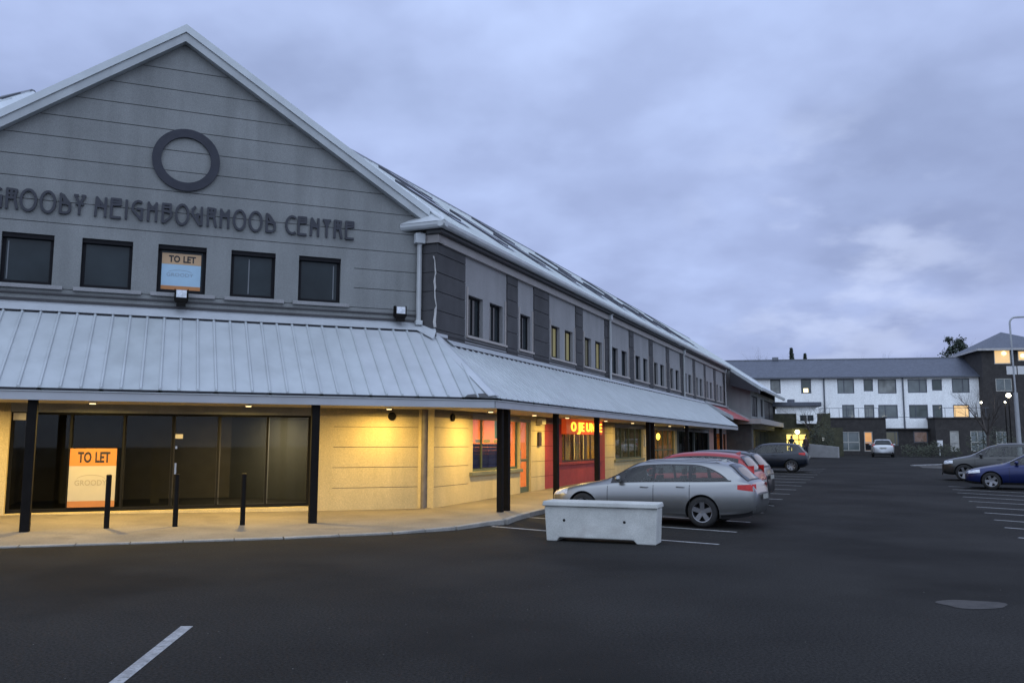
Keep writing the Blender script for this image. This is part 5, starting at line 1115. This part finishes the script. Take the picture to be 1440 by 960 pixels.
for k, (s0, s1, hl) in enumerate((( 5.4, 11.44, [(7.3, 9.0, 1.0, 2.85), (9.4, 10.19, .96, 2.85)]), (15.88, 20.79, [(17.12, 17.92, .99, 2.92), (18.92, 20.61, 1.0, 2.92)]))):
    e = MB(); e.wall(FF, s0, s1, gy-.4, 4.1, 2.4, hl, .15, 0); e.poly([FF.P(s0, 0, 0), FF.P(s0, 2.4, 0), FF.P(s0, 2.4, 4.1), FF.P(s0, 0, 4.1)]); e.poly([FF.P(s1, 0, 0), FF.P(s1, 2.4, 0), FF.P(s1, 2.4, 4.1), FF.P(s1, 0, 4.1)]); e.box(FF, s0-.1, s1+.1, -.0, 2.5, 4.1, 4.2, 0)
    build('brick_ground_floor', e, BRICKD, TB, recalc=False)
    for j, h in enumerate(hl):
        wide = h[1]-h[0] > 1.2; gm = GL_O if (k == 0 and j == 1) else mat('far_curtain', (.30, .30, .28), .5, .3, 3) if (k == 1 and j == 0) else GLF
        w = fwin(FF, h[0], h[1], h[2], h[3], 2.3, gm, (h[0]+(h[1]-h[0])*.38,) if wide else (), TB, (h[2]+h[3])/2-.1, mat('pale_frame', (.34, .34, .31), .6, .1))
        if k == 0 and j == 1: p = MB(); p.box(FF, h[0]+.1, h[1]-.1, 2.33, 2.34, h[2]+.1, h[2]+.75); build('blind', p, FRAME, w)
# recessed entrance between the brick extensions
e = MB(); e.wall(FF, 11.45, 15.87, gy-.4, 3.06, .5, [(11.7, 13.0, 1.5, 2.9), (14.4, 15.7, 1.8, 2.9)], .1, 0); e.box(FF, 11.44, 15.88, 0, .75, 3.06, 3.2, 0); build('entrance_wall', e, BRICKD, TB, recalc=False)
fwin(FF, 11.7, 13.0, 1.5, 2.9, .42, GLASSY2, (12.7,), TB); fwin(FF, 14.4, 15.7, 1.8, 2.9, .42, mat('mottled_lit', (.05, .05, .05), .3, .9, 3, emit=(.8, .5, .4), estr=.10), (), TB)
b = MB(); b.box(FF, 11.0, 16.0, 2.6, 2.64, 4.2, 4.24);
for s in [5.4+k*.9 for k in range(7)]+[15.9+k*.9 for k in range(6)]: b.tube([FF.P(s, 2.4, 4.2), FF.P(s, 2.4, 5.1)], .02, 5)
b.tube([FF.P(5.4, 2.4, 5.1), FF.P(11.4, 2.4, 5.1)], .025, 5); b.tube([FF.P(15.9, 2.4, 5.1), FF.P(20.7, 2.4, 5.1)], .025, 5); build('railing', b, FRM2, TB)
# corner tower block
TW = thing('brick_block', tuple(FF.P(23, 2, gy)), 0, 'dark brick four storey corner block with hipped slate roof and lit top windows', 'building')
t0, t1, tof = 20.75, 28.5, 1.2
tw = [(21.84, 23.35, 9.32, 10.7, GL_W, 0), (23.95, 24.9, 9.6, 10.6, GL_W, 0), (21.84, 23.3, 6.7, 7.95, GLF, 1), (24.7, 26.0, 6.9, 8.1, GLF, 1), (21.6, 22.6, 1.7, 2.9, GLF, 1), (25.3, 26.6, 9.5, 10.6, GLF, 0), (25.3, 26.6, 4.2, 5.4, GLF, 1)]
k_ = 1.0
e = MB(); e.wall(FF, t0, t1, gy-.4, 10.80, tof, [q[:4] for q in tw], .12, 0)
e.poly([FF.P(t0, tof, 0), FF.P(t0, -7, 0), FF.P(t0, -7, 10.8), FF.P(t0, tof, 10.8)]); e.poly([FF.P(t1, tof, 0), FF.P(t1, -7, 0), FF.P(t1, -7, 10.8), FF.P(t1, tof, 10.8)]); e.poly([FF.P(t0, -7, 0), FF.P(t1, -7, 0), FF.P(t1, -7, 10.8), FF.P(t0, -7, 10.8)]); build('wall', e, BRICKD, TW, recalc=False)
for (a, b_, z0, z1, gm, k) in tw: fwin(FF, a, b_, z0, z1, tof-.1, gm, (a+.55*(b_-a),) if k else (), TW, None, mat('pale_frame', (.34, .34, .31), .6, .1))
b = MB(); b.box(FF, 22.87, 23.75, tof+.002, tof+.05, 8.3, 9.1); b.box(FF, 23.85, 24.8, tof+.002, tof+.05, 8.3, 9.1); build('white_panel', b, mat('panel_white', (.5, .5, .5), .7, .05), TW)
for s, z in ((22.75, 10.35), (24.4, 10.1)): b = MB(); b.ico(FF.P(s, tof-.02, z), .22, 0, (1, 1, 1), 2); build('pendant_lamp', b, mat('lamp_small', (.9, .8, .5), .5, 0, emit=(1, .8, .4), estr=2), TW)
r = MB(); c = FF.P((t0+t1)/2-.5, -3, 12.9); cc = [FF.P(t0-.5, tof+.5, 10.78), FF.P(t1+.5, tof+.5, 10.78), FF.P(t1+.5, -7.5, 10.78), FF.P(t0-.5, -7.5, 10.78)]
for i in range(4): r.poly([cc[i], cc[(i+1) % 4], c])
build('roof', r, SLATE, TW, recalc=False); r = MB(); r.box(FF, t0-.5, t1+.5, tof+.42, tof+.55, 10.6, 10.8); r.box(FF, t0-.55, t0-.42, -7.5, tof+.5, 10.6, 10.8); build('gutter', r, mat('pale_gutter', (.35, .34, .34), .6), TW)
r = MB(); r.poly([FF.P(t0-.5, tof+.5, 10.62), FF.P(t1+.5, tof+.5, 10.62), FF.P(t1+.5, tof, 10.62), FF.P(t0-.5, tof, 10.62)]); build('soffit', r, FRM2, TW, recalc=False)

# low entrance building with the lit doorway
EB = Fr(*(lambda: (76*.3155*1.003, 76.0))(), 100); EB = Fr(23.9, 76.6, 99)
EN = thing('entrance_building', tuple(EB.P(2, 0, gy)), 0, 'low brick building with white upper panel and a brightly lit yellow entrance', 'building')
e = MB(); e.wall(EB, -1.2, 4.4, gy-.3, 4.35, 0, [(.60, 2.45, gy, 2.52)], .9, 0); e.poly([EB.P(-1.2, 0, 0), EB.P(-1.2, -6, 0), EB.P(-1.2, -6, 4.4), EB.P(-1.2, 0, 4.4)]); e.poly([EB.P(4.4, 0, 0), EB.P(4.4, -6, 0), EB.P(4.4, -6, 4.4), EB.P(4.4, 0, 4.4)])
build('wall', e, mat('greenish_brick', (.045, .045, .026), .9, .3, 3, fine=14), EN, recalc=False)
e = MB(); e.poly([EB.P(.6, -.9, gy), EB.P(2.45, -.9, gy), EB.P(2.45, -.9, 2.5), EB.P(.6, -.9, 2.5)]); build('lit_glazing', e, mat('lit_lobby', (.8, .6, .2), .5, .3, 1.5, emit=(1, .72, .18), estr=1.6), EN, recalc=False)
e = MB()
for s in (.60, 1.18, 1.75, 2.38): e.box(EB, s, s+.07, -.88, -.8, gy, 2.5)
e.box(EB, .6, 2.45, -.87, -.81, 2.0, 2.08); build('door_frame', e, mat('green_door', (.04, .08, .03), .5), EN)
e = MB(); e.box(EB, -.2, 3.2, .002, .08, 4.36, 4.95); build('upper_panel', e, WHITER, EN); e = MB(); e.box(EB, -1.0, 3.6, -6, .5, 4.96, 5.35); e.box(EB, .9, 1.5, -1, -.6, 5.35, 5.65); build('roof', e, SLATE, EN, bevel=.05)
e = MB(); e.box(EB, 1.45, 3.2, .002, .35, 3.45, 4.345); w = build('bay_window', e, WHITER, EN); e = MB(); e.box(EB, 1.75, 2.9, .352, .36, 3.68, 4.2); build('pane', e, GLASSU, w); e = MB(); e.box(EB, 2.3, 2.38, .361, .38, 3.68, 4.2); build('frame', e, WHITEP, w)
e = MB(); e.box(EB, 4.4, 5.4, -.5, 0, gy-.2, 3.1); e.box(EB, .2, 2.9, .01, .6, 2.95, 3.1); build('door_canopy', e, mat('greenish_brick', (.045, .045, .026), .9), EN)
lp = EB.P(1.50, .22, 2.72)
LPo = thing('entrance_lamp', tuple(lp), 0, 'bright globe lamp above the yellow lit entrance', 'lamp'); b = MB(); b.ico(lp, .20, 0, (1, 1, .9), 2); build('globe', b, mat('globe_bright', (1, .95, .6), .4, 0, emit=(1, .92, .45), estr=14), LPo, smooth=True); b = MB(); b.tube([lp+Vector((0, 0, .15)), lp+Vector((0, 0, .22))], .07, 8); build('bracket', b, BLACKM, LPo)
pl = bpy.data.lights.new('lamp', 'POINT'); pl.energy = 40; pl.color = (1, .88, .35); pl.shadow_soft_size = .2; plo = bpy.data.objects.new('bulb', pl); COL.objects.link(plo); plo.parent = LPo; plo.location = EB.P(1.5, .62, 2.6)-lp
b = MB(); b.box(EB, -3.6, -3.2, .0, .05, 2.3, 2.75); single('wall_notice', b, mat('notice_lit', (.6, .6, .6), .5, .1, emit=(.8, .85, .9), estr=.25), tuple(EB.P(-3.4, 0, 2.3)), 'small lit notice left of the yellow entrance', 'notice')
b = MB(); b.box(EB, -4.3, -1.25, -.5, -.02, gy-.2, 3.6); single('side_wall', b, mat('dark_shop', (.05, .05, .05), .8), tuple(EB.P(-2.7, 0, gy)), 'dark wall joining the yellow lit entrance to the shopping centre', 'wall')
b = MB(); b.box(EB, 3.62, 3.82, .01, .04, 1.95, 2.25); single('door_number', b, mat('paper', (.62, .58, .48), .8), tuple(EB.P(3.7, 0, 2)), 'small pale plate on the brick right of the yellow entrance', 'notice')
# low grey wall by the entrance
wx0 = Vector((23.9, 70.8, gy-.1)); wx1 = Vector((26.2, 69.0, gy-.1)); b = MB(); dv = (wx1-wx0).normalized(); nv = Vector((-dv.y, dv.x, 0))*.25
b.prism([wx0, wx1, wx1+nv, wx0+nv], [wx0+Vector((0, 0, 1.25)), wx1+Vector((0, 0, .95)), wx1+nv+Vector((0, 0, .95)), wx0+nv+Vector((0, 0, 1.25))]); single('low_wall', b, mat('pale_block', (.24, .24, .24), .9, .1), tuple(wx0), 'low sloping pale grey wall right of the lit entrance', 'wall', bevel=.02)
b = MB(); b.box(FF, 15.9, 16.35, 2.5, 2.75, 1.4, 2.02); b.tube([FF.P(16.1, 2.6, gy-.1), FF.P(16.1, 2.6, 1.4)], .04, 8); single('white_sign', b, WHITEP, tuple(FF.P(16.1, 2.6, gy)), 'small white box sign on a post before the right hand brick extension', 'sign')

# ------------------------------------------------------------------ people in the doorway
def person(loc, face, label, shirt, arm):
    r = thing('person', loc, face, label, 'person')
    V = [(0, 0, .94), (0, .01, 1.10), (0, .01, 1.30), (0, 0, 1.43), (0, .0, 1.50), (0, .02, 1.60), (0, .02, 1.70),
         (.17, 0, 1.41), (.22, -.01, 1.16), (.21+arm*.02, .08, .93), (.20, .12, .84), (-.17, 0, 1.41), (-.23, 0, 1.16), (-.24, .05, .92), (-.24, .08, .82),
         (.09, 0, .88), (.10, .01, .50), (.11, -.02, .09), (.12, .10, .035), (-.09, 0, .88), (-.11, .02, .50), (-.13, -.01, .09), (-.14, .11, .035)]
    E_ = [(0, 1), (1, 2), (2, 3), (3, 4), (4, 5), (5, 6), (3, 7), (7, 8), (8, 9), (9, 10), (3, 11), (11, 12), (12, 13), (13, 14), (0, 15), (15, 16), (16, 17), (17, 18), (0, 19), (19, 20), (20, 21), (21, 22)]
    Rr = [.15, .145, .16, .13, .055, .085, .075, .075, .055, .042, .038, .075, .055, .042, .038, .095, .065, .045, .04, .095, .065, .045, .04]
    me = bpy.data.meshes.new('body'); me.from_pydata(V, E_, []); o = bpy.data.objects.new('body', me); COL.objects.link(o)
    md = o.modifiers.new('skin', 'SKIN'); sv = me.skin_vertices[0].data
    for i, q in enumerate(Rr): sv[i].radius = (q, q*.8 if i < 4 else q)
    sv[0].use_root = True
    o.modifiers.new('sub', 'SUBSURF').levels = 1; o.modifiers['sub'].render_levels = 1
    bpy.context.view_layer.update(); dg = bpy.context.evaluated_depsgraph_get(); m2 = bpy.data.meshes.new_from_object(o.evaluated_get(dg)); o.modifiers.clear(); o.data = m2; bpy.data.meshes.remove(me)
    m2.polygons.foreach_set('use_smooth', [True]*len(m2.polygons))
    m2.materials.clear()
    for q in (shirt, mat('trousers', (.02, .02, .03), .9), mat('skin', (.40, .24, .17), .6)): m2.materials.append(q)
    for p in m2.polygons:
        z = p.center.z; p.material_index = 2 if (z > 1.49 or (z < .90 and abs(p.center.x) > .185 and z > .7)) else (1 if z < .93 else 0)
    o.parent = r; m2.name = 'body'
    b = MB(); b.ico((0, .0, 1.67), .10, 0, (.92, 1.0, .85), 2); build('hair', b, mat('hair', (.015, .012, .01), .8), r, local=True, smooth=True)
    return r
person((20.95+2.0, 70.5, g(70)), radians(-20), 'person in dark top standing left of the two before the yellow entrance', mat('dark_top', (.015, .02, .02), .9), 1)
person((24.05, 70.3, g(70)), radians(200), 'person in dark brown jacket standing right of the two before the yellow entrance', mat('brown_jacket', (.04, .022, .018), .9), -1)

# ------------------------------------------------------------------ trees
BARK = mat('bark', (.05, .042, .038), .95, .2, 8)
def branchy(b, p, d, ln, r, depth, rng, spread=.5, n=5):
    segs = 3; pts = [p]; rs = [r]; q = p.copy(); dd = d.copy()
    for k in range(segs):
        dd = (dd+Vector((rng.uniform(-.16, .16), rng.uniform(-.16, .16), rng.uniform(-.04, .12)))).normalized(); q = q+dd*ln/segs; pts.append(q.copy()); rs.append(r*(1-.4*(k+1)/segs))
    b.tube(pts, rs, 5 if depth > 2 else 3, cap=False)
    if depth == 0: return
    for k in range(rng.choice([2, 3, 3]) if depth > 1 else 4):
        i = rng.choice([1, 2, 3, 3]); nd = (dd+Vector((rng.gauss(0, spread), rng.gauss(0, spread), rng.uniform(-.1, .4)))).normalized()
        branchy(b, pts[i], nd, ln*rng.uniform(.6, .8), rs[i]*.62, depth-1, rng, spread)
def bare_tree(x, y, h, seed, label, depth=5, lean=0, zb=None):
    rng = random.Random(seed); z = g(y) if zb is None else zb; r = thing('bare_tree', (x, y, z), 0, label, 'tree', None)
    b = MB(); b.tube([(x, y, z-.1), (x+lean, y, z+h*.30)], [h*.022, h*.016], 8); build('trunk', b, BARK, r)
    b = MB(); p = Vector((x+lean, y, z+h*.28))
    for k in range(4):
        a = 2*pi*k/4+rng.uniform(-.4, .4); branchy(b, p, Vector((cos(a)*.55, sin(a)*.55, 1)).normalized(), h*.30, h*.012, depth, rng, .5)
    build('crown', b, BARK, r); return r
bare_tree(25.9, 73.6, 5.0, 4, 'bare black branched tree against the white terrace near the entrance', 5)
bare_tree(36.6, 66.0, 6.4, 9, 'bare twiggy tree before the corner of the dark brick block', 5)
bare_tree(38.8, 64.5, 5.6, 12, 'bushy bare tree right behind the dark grey estate car', 5)
def back_tree(px_, ptop, Y, h, seed, label, ever=False):
    X = (px_-720)/1200*Y*1.0; rng = random.Random(seed)
    if not ever: return bare_tree(X, Y, h, seed, label, 4)
    z = g(Y); r = thing('evergreen_tree', (X, Y, z), 0, label, 'tree'); b = MB(); b.tube([(X, Y, z-.1), (X, Y, z+h*.85)], [.3, .08], 7); build('trunk', b, BARK, r)
    b = MB()
    cone = h < 14.6
    cl = [(rng.gauss(0, .45*(1.02-q)*(1 if cone else 0)), rng.gauss(0, .45*(1.02-q)), q*h, .15+1.5*(1.0-q)) for q in [.70+.3*k/26 for k in range(27)]] if cone else [(rng.gauss(0, h*.038), rng.gauss(0, h*.038), rng.uniform(.5, .97)*h, rng.uniform(.4, .9)) for k in range(30)]
    for (cx2, cy2, cz2, cr) in cl:
        for k in range(150):
            v = Vector((rng.gauss(0, .5), rng.gauss(0, .5), rng.gauss(0, .5)))*cr; c = Vector((X+cx2, Y+cy2, z+cz2))+v*(.6 if cone else 1); s_ = rng.uniform(.10, .24)
            a = Vector((rng.gauss(0, 1), rng.gauss(0, 1), rng.gauss(0, 1))).normalized(); t = a.orthogonal().normalized()
            b.poly([c+a*s_, c+t*s_*.6, c-a*s_, c-t*s_*.6])
    build('crown', b, mat('pine_leaf', (.030, .042, .030), .9, .3, 2), r, recalc=False); return r
back_tree(1080, 495, 118, 14.0, 21, 'small bare tree showing over the left of the terrace roof')
back_tree(1115, 495, 120, 14.3, 22, 'dark pointed evergreen just above the terrace roof, left of its twin', True); back_tree(1134, 497, 120, 13.5, 23, 'smaller dark evergreen just above the terrace roof, right of its twin', True)
back_tree(1245, 495, 118, 14.0, 24, 'bare tree just showing above the middle of the terrace roof'); back_tree(1328, 488, 112, 14.6, 25, 'bare tree beside the tall evergreen behind the terrace roof')
back_tree(1350, 480, 110, 15.0, 26, 'tallest dark evergreen behind the terrace roof beside the brick block', True)
# hedge under the terrace, right
def shrub(x, y, w, h, seed, label, m):
    rng = random.Random(seed); z = g(y); r = thing('shrub', (x, y, z), 0, label, 'shrub'); b = MB()
    for k in range(6): a = rng.uniform(0, 6.28); b.tube([(x, y, z-.05), (x+cos(a)*w*.3, y+sin(a)*w*.2, z+h*.7)], [.03, .01], 4)
    build('stem', b, BARK, r); b = MB()
    for k in range(1500):
        th = rng.uniform(0, 6.28); rr = w*.5*sqrt(rng.random()); zz_ = z+h*rng.random()**.8*(1-.35*(rr/(w*.5))**2)*(1+.2*sin(th*3+seed))
        c = Vector((x+rr*cos(th), y+rr*sin(th)*.6, zz_)); s_ = rng.uniform(.05, .12); a = Vector((rng.gauss(0, 1), rng.gauss(0, 1), rng.gauss(0, 1))).normalized(); t = a.orthogonal().normalized(); b.poly([c+a*s_, c+t*s_*.5, c-a*s_, c-t*s_*.5])
    build('foliage', b, m, r, recalc=False)
LEAF = mat('shrub_leaf', (.035, .040, .024), .9, .3, 3)
shrub(35.6, 73.0, 5.0, 1.2, 31, 'low dark shrub along the brick extension, the left one', LEAF); shrub(39.6, 70.0, 5.0, 2.3, 32, 'tall dark shrub before the brick block behind the grey estate', LEAF); shrub(25.8, 71.8, 2.4, 2.6, 33, 'dark shrub growing round the bare tree beside the lit entrance', LEAF)
# ------------------------------------------------------------------ street lamps
STL = mat('galvanised', (.30, .31, .32), .5, .1, metal=.4)
lx, ly = (1429-720)/1200*47*1.0, 47.0; lz = g(ly)
SLM = thing('street_lamp', (lx, ly, lz), 0, 'tall thin grey street lamp with a curved arm at the right edge', 'street lamp')
b = MB(); b.tube([(lx, ly, lz-.05), (lx-.03, ly, lz+4.2)], [.13, .11], 12); build('pole_base', b, STL, SLM, auto=50)
b = MB(); pts = [(lx-.03, ly, lz+4.2), (lx-.1, ly, lz+8.05)]+[(lx-.1+.35*(1-cos(radians(q))), ly, lz+8.05+.35*sin(radians(q))) for q in (20, 40, 60, 80, 90)]+[(lx+1.3, ly, lz+8.44)]; b.tube(pts, .05, 8); build('arm', b, STL, SLM, auto=50)
b = MB(); b.ico((lx+1.6, ly, lz+8.42), .3, 0, (1.2, .5, .3), 2); build('lamp_head', b, STL, SLM, smooth=True)
def globe(px_, py_, Y, r_, est, label, col=(1, .93, .72), pole=True):
    X = (px_-720)/1200*Y; Z = 1.8+(623.2-py_)/1200*Y*1.0; zz2 = g(Y)
    rt = thing('globe_lamp', (X, Y, zz2), 0, label, 'lamp'); b = MB(); b.ico((X, Y, Z), r_, 0, (1, 1, 1), 2); build('globe', b, mat('globe_%d' % est, (1, 1, .9), .4, 0, emit=col, estr=est), rt, smooth=True)
    b = MB(); b.tube([(X, Y, zz2-.05), (X, Y, Z-r_*.9)], .04, 8); build('pole', b, BLACKM, rt)
    l = bpy.data.lights.new('lamp', 'POINT'); l.energy = est*6; l.color = col; l.shadow_soft_size = r_; lo = bpy.data.objects.new('bulb', l); COL.objects.link(lo); lo.parent = rt; lo.location = (0, -r_-.1, Z-zz2)
globe(1418, 557, 60, .16, 10, 'bright white globe lamp on a pole near the right edge'); globe(1412.5, 566.5, 66, .08, 5, 'small dimmer globe lamp just left of the bright one'); globe(1379, 567, 78, .10, 6, 'small globe lamp at the corner of the white terrace')
S.cycles.max_bounces = 6; S.cycles.transparent_max_bounces = 12; S.cycles.sample_clamp_indirect = 4
